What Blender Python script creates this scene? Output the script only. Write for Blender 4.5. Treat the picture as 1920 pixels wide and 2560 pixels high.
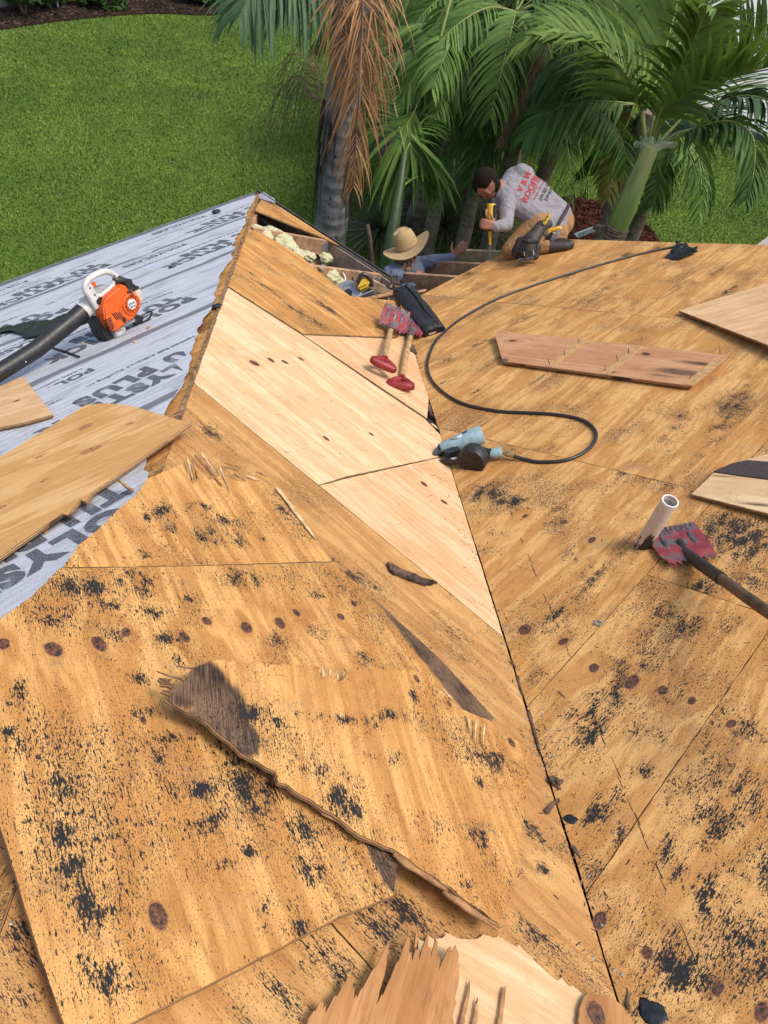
import bpy, bmesh, math, random, zlib
import numpy as np
from mathutils import Vector, Matrix, noise as mnoise
from mathutils.geometry import delaunay_2d_cdt
from mathutils.bvhtree import BVHTree
random.seed(7); rng = np.random.default_rng(7)
for o in list(bpy.data.objects): bpy.data.objects.remove(o)
SC = bpy.context.scene; COL = SC.collection
# ---------------------------------------------------------------- camera, sky, sun, exposure
PITCH, ROLL, YAW = 0.858364, 0.203326, -0.595510
CAM = Vector((5.0642, -4.4735, 3.5879)); FPX = 1925.0
SL = 0.47277; X2 = 1.6319; GZ = -2.6            # roof slope, inside corner, ground level (eaves at z = 0)
_cy, _sy, _cp, _sp = math.cos(YAW), math.sin(YAW), math.cos(PITCH), math.sin(PITCH)
FW = Vector((_sy*_cp, _cy*_cp, -_sp)); _r = Vector((_cy, -_sy, 0)); _u = _r.cross(FW)
RT = _r*math.cos(ROLL) + _u*math.sin(ROLL); UP = _u*math.cos(ROLL) - _r*math.sin(ROLL)
cd = bpy.data.cameras.new('camera'); cam = bpy.data.objects.new('camera', cd); COL.objects.link(cam)
cd.sensor_fit = 'VERTICAL'; cd.sensor_height = 36; cd.sensor_width = 27; cd.lens = 36*FPX/2560
cd.clip_start = 0.05; cd.clip_end = 400
cam.matrix_world = Matrix(((RT.x, UP.x, -FW.x, CAM.x), (RT.y, UP.y, -FW.y, CAM.y), (RT.z, UP.z, -FW.z, CAM.z), (0, 0, 0, 1)))
SC.camera = cam
SC.render.resolution_x = 768; SC.render.resolution_y = 1024
SUN_EL, SUN_AZ = math.radians(64), math.radians(62)      # azimuth clockwise from +Y
world = bpy.data.worlds.new('World'); SC.world = world; world.use_nodes = True
wn = world.node_tree; bg = wn.nodes['Background']; sky = wn.nodes.new('ShaderNodeTexSky')
sky.sky_type = 'NISHITA'; sky.sun_disc = False; sky.sun_elevation = SUN_EL; sky.sun_rotation = SUN_AZ
sky.air_density = 1.0; sky.dust_density = 4.0; sky.ozone_density = 1.0
wn.links.new(sky.outputs[0], bg.inputs[0]); bg.inputs[1].default_value = 0.15
sd = bpy.data.lights.new('sun', 'SUN'); sun = bpy.data.objects.new('sun', sd); COL.objects.link(sun)
sd.energy = 1.35; sd.angle = math.radians(16); sd.color = (1, 0.95, 0.88)
_s = Vector((math.sin(SUN_AZ)*math.cos(SUN_EL), math.cos(SUN_AZ)*math.cos(SUN_EL), math.sin(SUN_EL)))
sun.rotation_euler = (-_s).to_track_quat('-Z', 'Y').to_euler()
SC.view_settings.view_transform = 'Standard'; SC.view_settings.look = 'None'
SC.view_settings.exposure = 0.52; SC.view_settings.gamma = 1
# ---------------------------------------------------------------- survey helpers: photo measurement -> point on a real surface
def ray(u, v):
    return (FW*FPX + RT*(u-960) - UP*(v-1280)).normalized()
def hitp(u, v, n, k):
    d = ray(u, v); return CAM + d*((k - n.dot(CAM))/n.dot(d))
def onL(u, v, h=0): return hitp(u, v, Vector((-SL, 0, 1)), h)
def onM(u, v, h=0): return hitp(u, v, Vector((0, SL, 1)), h)
def onR(u, v, h=0): return hitp(u, v, Vector((-SL, 0, 1)), -SL*X2 + h)
def onz(u, v, z): return hitp(u, v, Vector((0, 0, 1)), z)
def atd(u, v, D): return CAM + ray(u, v)*D
NL = Vector((-SL, 0, 1)).normalized(); NM = Vector((0, SL, 1)).normalized(); NR = NL
def zL(x): return SL*x
def zM(y): return -SL*y
def zR(x): return SL*(x-X2)
# ---------------------------------------------------------------- object helpers
def tag(o, label=None, cat=None, group=None, kind=None):
    for k, v in (('label', label), ('category', cat), ('group', group), ('kind', kind)):
        if v: o[k] = v
    return o
def empty(name, loc=(0, 0, 0), mw=None):
    o = bpy.data.objects.new(name, None); COL.objects.link(o); o.empty_display_size = .1
    if mw is not None: o.matrix_world = mw
    else: o.location = loc
    return o
def link(name, me, mat, parent=None, mw=None):
    o = bpy.data.objects.new(name, me); COL.objects.link(o)
    mats = mat if isinstance(mat, (list, tuple)) else [mat]
    if len(me.materials) == 0:
        for m in mats: me.materials.append(m)
    if mw is not None: o.matrix_world = mw
    if parent is not None:
        o.parent = parent
    return o
def frame(o, x, n):
    """matrix with local X along x (made perpendicular to n), local Z along n"""
    n = Vector(n).normalized(); x = Vector(x); x = (x - n*x.dot(n)).normalized(); y = n.cross(x)
    return Matrix(((x.x, y.x, n.x, o[0]), (x.y, y.y, n.y, o[1]), (x.z, y.z, n.z, o[2]), (0, 0, 0, 1)))
class MB:
    def __init__(s): s.v = []; s.f = []; s.m = []
    def add(s, vs, fs, mi=0):
        b = len(s.v); s.v += [tuple(p) for p in vs]; s.f += [tuple(i+b for i in f) for f in fs]; s.m += [mi]*len(fs)
    def box(s, c, d, M=None, mi=0):
        c = Vector(c); vs = []
        for k in (-1, 1):
            for j in (-1, 1):
                for i in (-1, 1):
                    p = Vector((i*d[0]/2, j*d[1]/2, k*d[2]/2))
                    vs.append(c + (M @ p if M is not None else p))
        s.add(vs, [(0, 2, 3, 1), (4, 5, 7, 6), (0, 1, 5, 4), (2, 6, 7, 3), (0, 4, 6, 2), (1, 3, 7, 5)], mi)
    def tube(s, pts, r, n=10, caps=True, mi=0, squash=None):
        pts = [Vector(p) for p in pts]; rs = r if isinstance(r, (list, tuple)) else [r]*len(pts)
        vs = []; fs = []; t0 = (pts[1]-pts[0]).normalized()
        a = t0.orthogonal().normalized()
        for i, p in enumerate(pts):
            t = (pts[min(i+1, len(pts)-1)] - pts[max(i-1, 0)]).normalized()
            a = (a - t*a.dot(t)).normalized(); b = t.cross(a)
            for k in range(n):
                th = 2*math.pi*k/n; vs.append(p + (a*math.cos(th) + b*math.sin(th))*rs[i])
            if i:
                o = (i-1)*n
                for k in range(n): fs.append((o+k, o+(k+1) % n, o+n+(k+1) % n, o+n+k))
        if caps:
            fs.append(tuple(range(n-1, -1, -1))); o = (len(pts)-1)*n; fs.append(tuple(range(o, o+n)))
        s.add(vs, fs, mi)
    def lathe(s, prof, M=None, n=24, mi=0, close=True):
        """prof: list of (r, z) about local Z"""
        vs = []; fs = []
        for i, (r, z) in enumerate(prof):
            for k in range(n):
                th = 2*math.pi*k/n; p = Vector((r*math.cos(th), r*math.sin(th), z)); vs.append(M @ p if M is not None else p)
            if i:
                o = (i-1)*n
                for k in range(n): fs.append((o+k, o+(k+1) % n, o+n+(k+1) % n, o+n+k))
        if close:
            fs.append(tuple(range(n-1, -1, -1))); o = (len(prof)-1)*n; fs.append(tuple(range(o, o+n)))
        s.add(vs, fs, mi)
    def prism(s, out, z0, z1, M=None, mi=0):
        n = len(out); vs = [Vector((p[0], p[1], z0)) for p in out] + [Vector((p[0], p[1], z1)) for p in out]
        if M is not None: vs = [M @ p for p in vs]
        s.add(vs, [tuple(range(n-1, -1, -1)), tuple(range(n, 2*n))] + [(i, (i+1) % n, n+(i+1) % n, n+i) for i in range(n)], mi)
    def ball(s, c, r, M=None, n=12, m=8, mi=0):
        r = r if isinstance(r, (list, tuple)) else (r, r, r); vs = []; fs = []; c = Vector(c)
        for j in range(m+1):
            ph = math.pi*j/m
            for k in range(n):
                th = 2*math.pi*k/n
                p = Vector((r[0]*math.sin(ph)*math.cos(th), r[1]*math.sin(ph)*math.sin(th), r[2]*math.cos(ph)))
                vs.append(c + (M @ p if M is not None else p))
            if j:
                o = (j-1)*n
                for k in range(n): fs.append((o+k, o+n+k, o+n+(k+1) % n, o+(k+1) % n))
        s.add(vs, fs, mi)
    def build(s, name, mat, parent=None, mw=None, smooth=False, bevel=0, seg=2, sharp=35):
        me = bpy.data.meshes.new(name); me.from_pydata(s.v, [], s.f)
        bm = bmesh.new(); bm.from_mesh(me); 
        for f, k in zip(bm.faces, s.m): f.material_index = k
        bmesh.ops.remove_doubles(bm, verts=bm.verts, dist=1e-6)
        bmesh.ops.recalc_face_normals(bm, faces=bm.faces)
        if bevel:
            ed = [e for e in bm.edges if len(e.link_faces) == 2 and e.calc_face_angle(0) > .5]
            bmesh.ops.bevel(bm, geom=ed, offset=bevel, segments=seg, affect='EDGES', clamp_overlap=True)
        if smooth or bevel:
            for f in bm.faces: f.smooth = True
            for e in bm.edges:
                if len(e.link_faces) == 2 and e.calc_face_angle(0) > math.radians(sharp): e.smooth = False
        bm.to_mesh(me); bm.free()
        return link(name, me, mat, parent, mw)
def spline(pts, n=8):
    """Catmull-Rom through pts"""
    P = [Vector(p) for p in pts]; P = [P[0]*2-P[1]] + P + [P[-1]*2-P[-2]]; out = []
    for i in range(1, len(P)-2):
        for k in range(n):
            t = k/n; a, b, c, d = P[i-1], P[i], P[i+1], P[i+2]
            out.append(0.5*((2*b) + (c-a)*t + (2*a-5*b+4*c-d)*t*t + (3*b-a-3*c+d)*t**3))
    out.append(P[-2]); return out
# ---------------------------------------------------------------- materials
class NT:
    def __init__(s, name):
        s.mat = bpy.data.materials.new(name); s.mat.use_nodes = True; s.t = s.mat.node_tree
        s.b = s.t.nodes['Principled BSDF']; s.out = s.t.nodes['Material Output']
    def put(s, sock, v):
        if isinstance(v, bpy.types.NodeSocket): s.t.links.new(v, sock)
        elif isinstance(v, (tuple, list)) and sock.type == 'RGBA' and len(v) == 3: sock.default_value = (*v, 1)
        else: sock.default_value = v
    def n(s, ty, ins=None, **kw):
        nd = s.t.nodes.new('ShaderNode'+ty)
        for k, v in kw.items(): setattr(nd, k, v)
        for k, v in (ins or {}).items(): s.put(nd.inputs[k], v)
        return nd
    def attr(s, nm): return s.n('Attribute', attribute_name=nm)
    def math(s, op, a, b=0.0, c=0.0, clamp=False):
        nd = s.n('Math', operation=op, use_clamp=clamp); s.put(nd.inputs[0], a); s.put(nd.inputs[1], b); s.put(nd.inputs[2], c); return nd.outputs[0]
    def scale(s, vec, sc, loc=(0, 0, 0)):
        nd = s.n('Mapping'); s.put(nd.inputs[0], vec); nd.inputs['Scale'].default_value = sc; nd.inputs['Location'].default_value = loc; return nd.outputs[0]
    def noise(s, vec, scale=1.0, detail=2.0, rough=.5, dist=0.0):
        nd = s.n('TexNoise'); s.put(nd.inputs['Vector'], vec); nd.inputs['Scale'].default_value = scale
        nd.inputs['Detail'].default_value = detail; nd.inputs['Roughness'].default_value = rough; nd.inputs['Distortion'].default_value = dist; return nd.outputs['Fac']
    def mapr(s, v, a, b, c=0.0, d=1.0, smooth=True):
        nd = s.n('MapRange', interpolation_type='SMOOTHSTEP' if smooth else 'LINEAR')
        for i, x in enumerate((v, a, b, c, d)): s.put(nd.inputs[i], x)
        return nd.outputs[0]
    def mix(s, f, a, b, mode='MIX'):
        nd = s.n('Mix', data_type='RGBA', blend_type=mode); s.put(nd.inputs[0], f); s.put(nd.inputs[6], a); s.put(nd.inputs[7], b); return nd.outputs[2]
    def bump(s, h, st=.3, d=.002):
        nd = s.n('Bump'); nd.inputs['Strength'].default_value = st; nd.inputs['Distance'].default_value = d; s.put(nd.inputs['Height'], h); s.put(s.b.inputs['Normal'], nd.outputs[0])
    def fin(s, col, rough=.7, spec=None, metal=0.0):
        s.put(s.b.inputs['Base Color'], col); s.put(s.b.inputs['Roughness'], rough); s.put(s.b.inputs['Metallic'], metal)
        if spec is not None: s.b.inputs['Specular IOR Level'].default_value = spec
        return s.mat
def obj_co(N): return N.n('TexCoord').outputs['Object']
def plain(name, col, rough=.6, var=.25, scale=40, metal=0.0, dirt=None, dirt_amt=.5, bump=0.15, spec=None, dscale=9):
    """a paint/plastic/wood colour with grime and tone variation"""
    N = NT(name); co = obj_co(N)
    v = N.noise(co, scale, 4, .6); lo = tuple(c*(1-var) for c in col); hi = tuple(min(1, c*(1+var)) for c in col)
    c = N.mix(N.mapr(v, .3, .7), lo, hi)
    if dirt is not None:
        d = N.noise(co, dscale, 6, .7); c = N.mix(N.mapr(d, 1-dirt_amt, 1-dirt_amt+.12), c, dirt)
    N.bump(v, bump, .001)
    return N.fin(c, N.mapr(v, .2, .8, max(.05, rough-.12), min(1, rough+.1)), spec, metal)
FELT = (.021, .0195, .0185)
def ply(name, lo, hi, dark, felt=.0, ring=9.0, ringamt=.75, grey=0.0, fibamt=.35, us=1.4):
    """plywood face; local metres in attribute gp (u along the grain), felt residue / rot / knot swirl in attributes"""
    N = NT(name); gp = N.attr('gp').outputs['Vector']; kf = N.attr('kf').outputs['Fac']
    fe = N.attr('felt').outputs['Fac']; st = N.attr('stain').outputs['Fac']
    base = N.noise(N.scale(gp, (.55*us, 6.5, 1)), 1, 3.5, .55, .35)
    g = N.math('ADD', base, N.math('MULTIPLY', kf, .16))
    rg = N.math('PINGPONG', N.math('MULTIPLY', g, ring), 1.0)
    rg = N.mapr(rg, .05, .80)
    rg = N.math('POWER', rg, 1.6)
    fib = N.noise(N.scale(gp, (8*us, 260, 1)), 1, 3, .65)
    fib2 = N.noise(N.scale(gp, (3.0*us, 62, 1)), 1, 4, .65)
    blot = N.noise(gp, 3.1, 4, .6)
    c = N.mix(N.math('MULTIPLY', rg, ringamt), hi, lo)
    c = N.mix(N.mapr(blot, .42, .70, 0, .50), c, lo)
    mot = N.noise(N.scale(gp, (9, 20, 1), (2, 5, 0)), 1, 5, .7)
    c = N.mix(N.mapr(mot, .53, .72, 0, .45), c, dark)
    sv = N.n('SeparateXYZ', {0: gp}).outputs[1]
    wv = N.noise(N.scale(gp, (.7*us, 3.2, 1), (1, 9, 0)), 1, 3, .55)
    gl = N.math('ADD', N.math('ADD', sv, N.math('MULTIPLY', wv, .16)), N.math('MULTIPLY', kf, .055))
    ln = N.mapr(N.math('PINGPONG', N.math('MULTIPLY', gl, 62.0), 1.0), .45, 1.0)
    la = N.mapr(N.noise(N.scale(gp, (1.2, 4, 1), (4, 4, 0)), 1, 3, .6), .36, .64, .10, .80)
    c = N.mix(N.math('MULTIPLY', N.math('MULTIPLY', ln, la), .75*ringamt), c, N.mix(.35, lo, dark))
    c = N.mix(N.math('MULTIPLY', N.math('POWER', kf, 2.0), .45), c, N.mix(.5, lo, dark))
    c = N.mix(N.mapr(fib2, .50, .72, 0, .32), c, dark)
    c = N.mix(N.mapr(fib, .48, .72, 0, fibamt), c, dark)
    blot2 = N.noise(gp, 7.0, 5, .65)
    c = N.mix(N.mapr(blot2, .56, .74, 0, .35 + grey), c, (.22, .165, .125))
    # short pale scuffs along the grain
    scf = N.noise(N.scale(gp, (22, 150, 1), (11, 2, 0)), 1, 3, .6)
    c = N.mix(N.mapr(scf, .60, .72, 0, .45), c, tuple(min(1, x*1.12) for x in hi))
    # scratches across the grain
    sc = N.noise(N.scale(gp, (170, 9, 1), (3, 1, 0)), 1, 1, .5); scm = N.noise(gp, 5, 2, .5)
    c = N.mix(N.math('MULTIPLY', N.mapr(sc, .70, .74), N.mapr(scm, .55, .65)), c, (.09, .055, .035))
    # rot / water stain
    rot = N.mix(N.mapr(N.math('ADD', N.math('MULTIPLY', fib, .5), N.math('MULTIPLY', blot2, .5)), .38, .60), (.030, .018, .012), (.21, .125, .072))
    sn = N.math('ADD', st, N.math('MULTIPLY', N.math('SUBTRACT', fib2, .5), .55))
    c = N.mix(N.mapr(sn, .24, .60), c, rot)
    # felt residue
    low = N.noise(gp, 2.6, 4, .65)
    brk = N.mapr(N.noise(N.scale(gp, (13, 26, 1)), 1, 4, .65), .36, .62, .12, 1.15)
    fe = N.math('MULTIPLY', fe, brk)
    dn = N.math('ADD', N.math('MULTIPLY', fe, .60), N.mapr(low, .36, .68, felt*.35, felt))
    sp = N.noise(N.scale(gp, (66, 230, 1)), 1, 5, .62)
    sp2 = N.noise(N.scale(gp, (190, 460, 1), (7, 3, 0)), 1, 2, .6)
    thr = N.mapr(dn, 0, 1, .73, .40, smooth=False)
    m1 = N.mapr(N.math('SUBTRACT', sp, thr), 0, .018)
    thr2 = N.mapr(dn, 0, 1, .70, .44, smooth=False)
    m2 = N.mapr(N.math('SUBTRACT', sp2, thr2), 0, .02, 0, .92)
    m = N.math('MAXIMUM', m1, m2)
    c = N.mix(m, c, FELT)
    h = N.math('ADD', N.math('MULTIPLY', fib, .5), N.math('MULTIPLY', m, .8)); N.bump(h, .35, .0012)
    return N.fin(c, N.mapr(m, 0, 1, .78, .62), .25)
def ply_edge():
    N = NT('plywood_edge'); gp = N.attr('gp').outputs['Vector']; sep = N.n('SeparateXYZ', {0: gp})
    lay = N.math('PINGPONG', N.math('MULTIPLY', sep.outputs[2], 1/.0042), 1.0)
    nz = N.noise(N.scale(gp, (60, 60, 400)), 1, 3, .6)
    c = N.mix(N.mapr(N.math('ADD', lay, N.math('MULTIPLY', N.math('SUBTRACT', nz, .5), .7)), .4, .6), (.15, .082, .04), (.46, .29, .14))
    c = N.mix(N.mapr(N.noise(gp, 6, 3, .6), .55, .7), c, (.07, .045, .03)); N.bump(nz, .5, .002)
    return N.fin(c, .85, .2)
MT = {}
MT['old'] = ply('old_plywood', (.47, .212, .054), (.695, .388, .128), (.23, .086, .022), felt=.55)
MT['oldR'] = ply('weathered_plywood', (.51, .237, .064), (.74, .422, .148), (.25, .098, .027), felt=.56, us=2.6)
MT['salmon'] = ply('worn_pinkish_plywood', (.43, .205, .064), (.610, .350, .125), (.24, .100, .032), felt=.50, us=1.8, ring=12, ringamt=.7)
MT['new'] = ply('new_pine_plywood', (.58, .36, .165), (.76, .565, .335), (.45, .25, .10), felt=-.10, ring=10, ringamt=.55, fibamt=.35)
MT['new2'] = ply('new_orange_pine_plywood', (.58, .32, .14), (.74, .50, .28), (.45, .23, .09), felt=-.10, ring=10, ringamt=.55, fibamt=.35)
MT['tan'] = ply('tan_plywood', (.58, .31, .105), (.76, .475, .205), (.42, .19, .06), felt=-.06, ring=9, ringamt=.8, grey=-.2)
MT['back'] = ply('plywood_underside', (.42, .19, .08), (.58, .32, .165), (.29, .12, .05), felt=-.10, ring=8, ringamt=.5)
MT['veneer'] = ply('brown_veneer', (.36, .165, .055), (.50, .255, .10), (.22, .09, .03), felt=-.10, ring=8, ringamt=.8, fibamt=.5)
MT['edge'] = ply_edge()
MT['knot'] = plain('knot_wood', (.13, .052, .022), .6, .7, 160, dirt=(.02, .012, .009), dirt_amt=.52, dscale=70)
MT['knotring'] = plain('knot_rim', (.30, .13, .05), .7, .4, 120)
MT['tar'] = plain('black_tar', (.014, .015, .018), .38, .5, 60, bump=.4)
MT['nail'] = plain('galvanised_nail', (.42, .42, .42), .4, .2, 200, metal=.6)
# ---------------------------------------------------------------- plywood sheets
def dense(out, h):
    r = []
    n = len(out)
    for i in range(n):
        a, b = out[i], out[(i+1) % n]; L = math.hypot(b[0]-a[0], b[1]-a[1]); k = max(1, int(L/h))
        for j in range(k): r.append((a[0]+(b[0]-a[0])*j/k, a[1]+(b[1]-a[1])*j/k))
    return r
def sheet(name, mw, out, mat, parent=None, knotmats=None, t=.0119, h=.03, dabs=(), stains=(), knots=(), jag=.0012, torn=None, bow=None, felt0=0.0):
    """mw: frame (X = grain).  out: outline in local metres.  dabs/stains: (u, v, ru, rv, strength).  knots: (u, v, r)"""
    ar = sum(out[i][0]*out[(i+1) % len(out)][1]-out[(i+1) % len(out)][0]*out[i][1] for i in range(len(out)))
    if ar < 0: out = out[::-1]
    R = random.Random(zlib.crc32(name.encode()) % 1000 + int(abs(out[0][0]*997)))
    b = dense(out, h); bb = []
    for i, p in enumerate(b):
        q = b[(i+1) % len(b)]; o = b[i-1]; dx, dy = q[0]-o[0], q[1]-o[1]; L = math.hypot(dx, dy)+1e-9
        a = R.uniform(-jag, jag)
        if torn is not None: a += torn(p[0], p[1], R)
        bb.append((p[0]+dy/L*a, p[1]-dx/L*a))
    b = bb; nb = len(b)
    us = [p[0] for p in b]; vs = [p[1] for p in b]; pts = [Vector(p) for p in b]
    ys = np.arange(min(vs)+h*.5, max(vs), h*.9); A = np.array(b)
    for r, y in enumerate(ys):
        x = np.arange(min(us)+h*(.5+.5*(r % 2)), max(us), h); 
        inside = np.zeros(len(x), bool); dmin = np.full(len(x), 9.)
        for i in range(nb):
            x1, y1 = A[i]; x3, y3 = A[(i+1) % nb]
            if (y1 > y) != (y3 > y): inside ^= x < (x3-x1)*(y-y1)/(y3-y1)+x1
            dmin = np.minimum(dmin, (x-x1)**2+(y-y1)**2)
        pts += [Vector((xx, y)) for xx, k, dd in zip(x, inside, dmin) if k and dd > (h*.4)**2]
    res = delaunay_2d_cdt(pts, [], [list(range(nb))], 1, 1e-6)
    V = [(p.x, p.y) for p in res[0]]; F = [tuple(f) for f in res[2]]
    orig = res[3]; idx = {}
    for k, os in enumerate(orig):
        for o_ in os: idx[o_] = k
    bi = [idx[i] for i in range(nb)]
    n0 = len(V); V2 = np.array(V)
    hh = np.zeros(n0) if bow is None else np.array([bow(x, y) for x, y in V])
    low = len(bi); verts = [(x, y, z) for (x, y), z in zip(V, hh)] + [(V[i][0], V[i][1], hh[i]-t) for i in bi]
    # edge rings get verts of their own so that the layer coordinate stays clean
    faces = list(F); mi = [0]*len(F)
    for k in range(nb):
        a, c = bi[k], bi[(k+1) % nb]; faces.append((a, n0+k, n0+(k+1) % nb, c)); mi.append(1)
    bot = delaunay_2d_cdt([Vector(V[i]) for i in bi], [], [list(range(nb))], 1, 1e-6)
    if len(bot[0]) == nb:
        o2 = {}
        for f in bot[2]: faces.append(tuple(n0+i for i in reversed(f))); mi.append(0)
    me = bpy.data.meshes.new(name); me.from_pydata(verts, [], faces)
    me.polygons.foreach_set('material_index', mi)
    off = (R.uniform(0, 40), R.uniform(0, 40))
    U = np.array([v[0] for v in verts]); W = np.array([v[1] for v in verts]); Z = np.array([v[2] for v in verts])
    Z[:n0] = 0; Z[n0:] = -t
    gp = me.attributes.new('gp', 'FLOAT_VECTOR', 'POINT'); gp.data.foreach_set('vector', np.stack([U+off[0], W+off[1], Z], 1).astype(np.float32).ravel())
    def field(nm, items, base=0.0):
        f = np.full(len(U), base)
        for (u, v, ru, rv, s) in items: f = np.maximum(f, s*np.exp(-((U-u)/ru)**2-((W-v)/rv)**2)) if s > 0 else f + s*np.exp(-((U-u)/ru)**2-((W-v)/rv)**2)
        at = me.attributes.new(nm, 'FLOAT', 'POINT'); at.data.foreach_set('value', f.astype(np.float32))
    field('felt', dabs, felt0); field('stain', stains)
    field('kf', [(u, v, r*4.5, r*2.6, 1.0) for u, v, r in knots])
    me.update()
    o = link(name, me, [mat, MT['edge']], parent, mw)
    for k, (u, v, r) in enumerate(knots):
        K = random.Random(k*7+int(u*100)); ring = []; vs_ = [(u, v, .0009)]; fs_ = []; nn = 18
        ph = K.uniform(0, 6)
        z0 = bow(u, v) if bow else 0
        for q, (rr, hz) in enumerate(((.78, .0010), (1.0, .0007), (1.16, .0002))):
            for j in range(nn):
                th = 2*math.pi*j/nn; w = 1+.10*math.sin(2*th+ph)+.05*math.sin(5*th+ph)
                vs_.append((u+r*rr*1.15*w*math.cos(th), v+r*rr*.8*w*math.sin(th), hz))
        vs_ = [(a, c, z+z0) for a, c, z in vs_]
        for j in range(nn):
            fs_.append((0, 1+j, 1+(j+1) % nn))
            for q in range(2): a = 1+q*nn; fs_.append((a+j, a+nn+j, a+nn+(j+1) % nn, a+(j+1) % nn))
        km = bpy.data.meshes.new('knot'); km.from_pydata(vs_, [], fs_); km.materials.append((knotmats or (MT['knot'], MT['knotring']))[0]); km.materials.append((knotmats or (MT['knot'], MT['knotring']))[1])
        for q, f in enumerate(km.polygons): f.material_index = 1 if (q % 3) == 2 else 0
        kk = bpy.data.objects.new('knot', km); COL.objects.link(kk)
        if parent is not None: kk.parent = o
        else: kk.parent = o
    return o
def local(mw, pts):
    inv = mw.inverted(); r = []
    for p in pts: q = inv @ Vector(p); r.append((q.x, q.y))
    return r
def dab(mw, on, items):
    """items (px, py, rpx_along, rpx_across, strength) measured on the photo -> local ellipse"""
    inv = mw.inverted(); r = []
    for (u, v, a, b, s) in items:
        p = on(u, v); q = inv @ p; k = (p-CAM).length/FPX; r.append((q.x, q.y, a*k*1.4, b*k*1.4, s))
    return r
def kn(mw, on, items):
    inv = mw.inverted(); r = []
    for (u, v, a) in items:
        p = on(u, v); q = inv @ p; r.append((q.x, q.y, a*(p-CAM).length/FPX))
    return r
# ================================================================ ground
def grassmat():
    N = NT('lawn_soil_and_grass'); co = obj_co(N)
    a = N.noise(co, 1.2, 5, .6); b = N.noise(co, 26, 5, .75); c3 = N.noise(co, 7, 4, .65)
    c = N.mix(N.mapr(b, .3, .7), (.042, .090, .014), (.140, .225, .034))
    c = N.mix(N.mapr(a, .4, .7, 0, .5), c, (.10, .15, .028)); c = N.mix(N.mapr(c3, .62, .75, 0, .5), c, (.10, .085, .03))
    N.bump(b, .8, .03); return N.fin(c, .9, .1)
MT['grass'] = grassmat()
def mulchmat(name, lo, hi):
    N = NT(name); co = obj_co(N); a = N.noise(co, 38, 5, .75); b = N.noise(co, 5, 3, .6)
    c = N.mix(N.mapr(a, .35, .7), lo, hi); c = N.mix(N.mapr(b, .5, .7, 0, .5), c, lo); N.bump(a, 1, .05); return N.fin(c, .95, .1)
MT['mulch'] = mulchmat('dark_mulch', (.020, .011, .009), (.10, .055, .042))
MT['redmulch'] = mulchmat('red_mulch', (.022, .008, .006), (.13, .040, .025))
MT['concrete'] = plain('pale_concrete', (.42, .42, .42), .9, .15, 12, dirt=(.25, .25, .25), dirt_amt=.45)
g = MB(); g.add([(-150, -150, GZ), (150, -150, GZ), (150, 150, GZ), (-150, 150, GZ)], [(0, 1, 2, 3)])
tag(g.build('lawn_ground', MT['grass']), kind='structure')
def flat(name, pts, z, mat, kind='structure'):
    m = MB(); m.prism([(p[0], p[1]) for p in pts], GZ-.05, z, None); return tag(m.build(name, mat), kind=kind)
# far mulch bed: edge measured on the photo
ed = [onz(u, v, GZ) for u, v in ((-260, 120), (0, 77), (150, 55), (300, 40), (420, 36), (520, 40), (590, 30), (640, 0), (700, -60))]
bedp = [(p.x, p.y) for p in spline(ed, 5)]
flat('mulch_bed', bedp + [(-16, 17), (-24, 14), (-24, -2)], GZ+.03, MT['mulch'])
p0 = onz(1492, 575, GZ)
flat('red_mulch_bed', [(p0.x+.95*math.cos(a)*(1+.12*math.sin(3*a)), p0.y+.95*math.sin(a)*(1+.1*math.sin(2*a+1))) for a in np.linspace(0, 6.283, 30)[:-1]], GZ+.035, MT['redmulch'])
q = [onz(u, v, GZ) for u, v in ((1600, 240), (1740, 270), (1833, 318), (1905, 352), (1990, 400))]
drv = [(p.x, p.y) for p in q]
flat('driveway_road', drv + [(14, 24), (14, 60), (-30, 60)], GZ+.02, MT['concrete'])
kb = MB()
for a, b in zip(drv[:-1], drv[1:]):
    d = Vector((b[0]-a[0], b[1]-a[1], 0)); kb.box(((a[0]+b[0])/2, (a[1]+b[1])/2, GZ+.05), (d.length, .15, .10), Matrix.Rotation(math.atan2(d.y, d.x), 3, 'Z'))
tag(kb.build('road_kerb', plain('kerb_concrete', (.16, .16, .155), .9, .25, 14)), kind='structure')
# paver walk with single pavers
pv = onz(1878, 625, GZ); pe = onz(1925, 590, GZ); px = (pe-pv).normalized(); pn = Vector((px.y, -px.x, 0))
pavers = empty('paver_path', pv); tag(pavers, kind='structure')
MT['paver'] = plain('paver_concrete', (.36, .31, .28), .9, .25, 30, dirt=(.2, .17, .15), dirt_amt=.4)
pm = MB(); pm.box((0, 0, 0), (.196, .096, .06)); pob = pm.build('paver', MT['paver'], pavers, bevel=.006); first = True
for i in range(-5, 9):
    for j in range(12):
        o = pob if first else pob.copy()
        if not first: COL.objects.link(o)
        first = False; o.parent = pavers
        w = px*((i+.5*(j % 2))*.2) + pn*(.05+j*.1)
        o.matrix_world = Matrix.Translation((w.x, w.y, .02+.004*random.random())) @ Matrix.Rotation(math.atan2(px.y, px.x), 4, 'Z')
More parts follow.
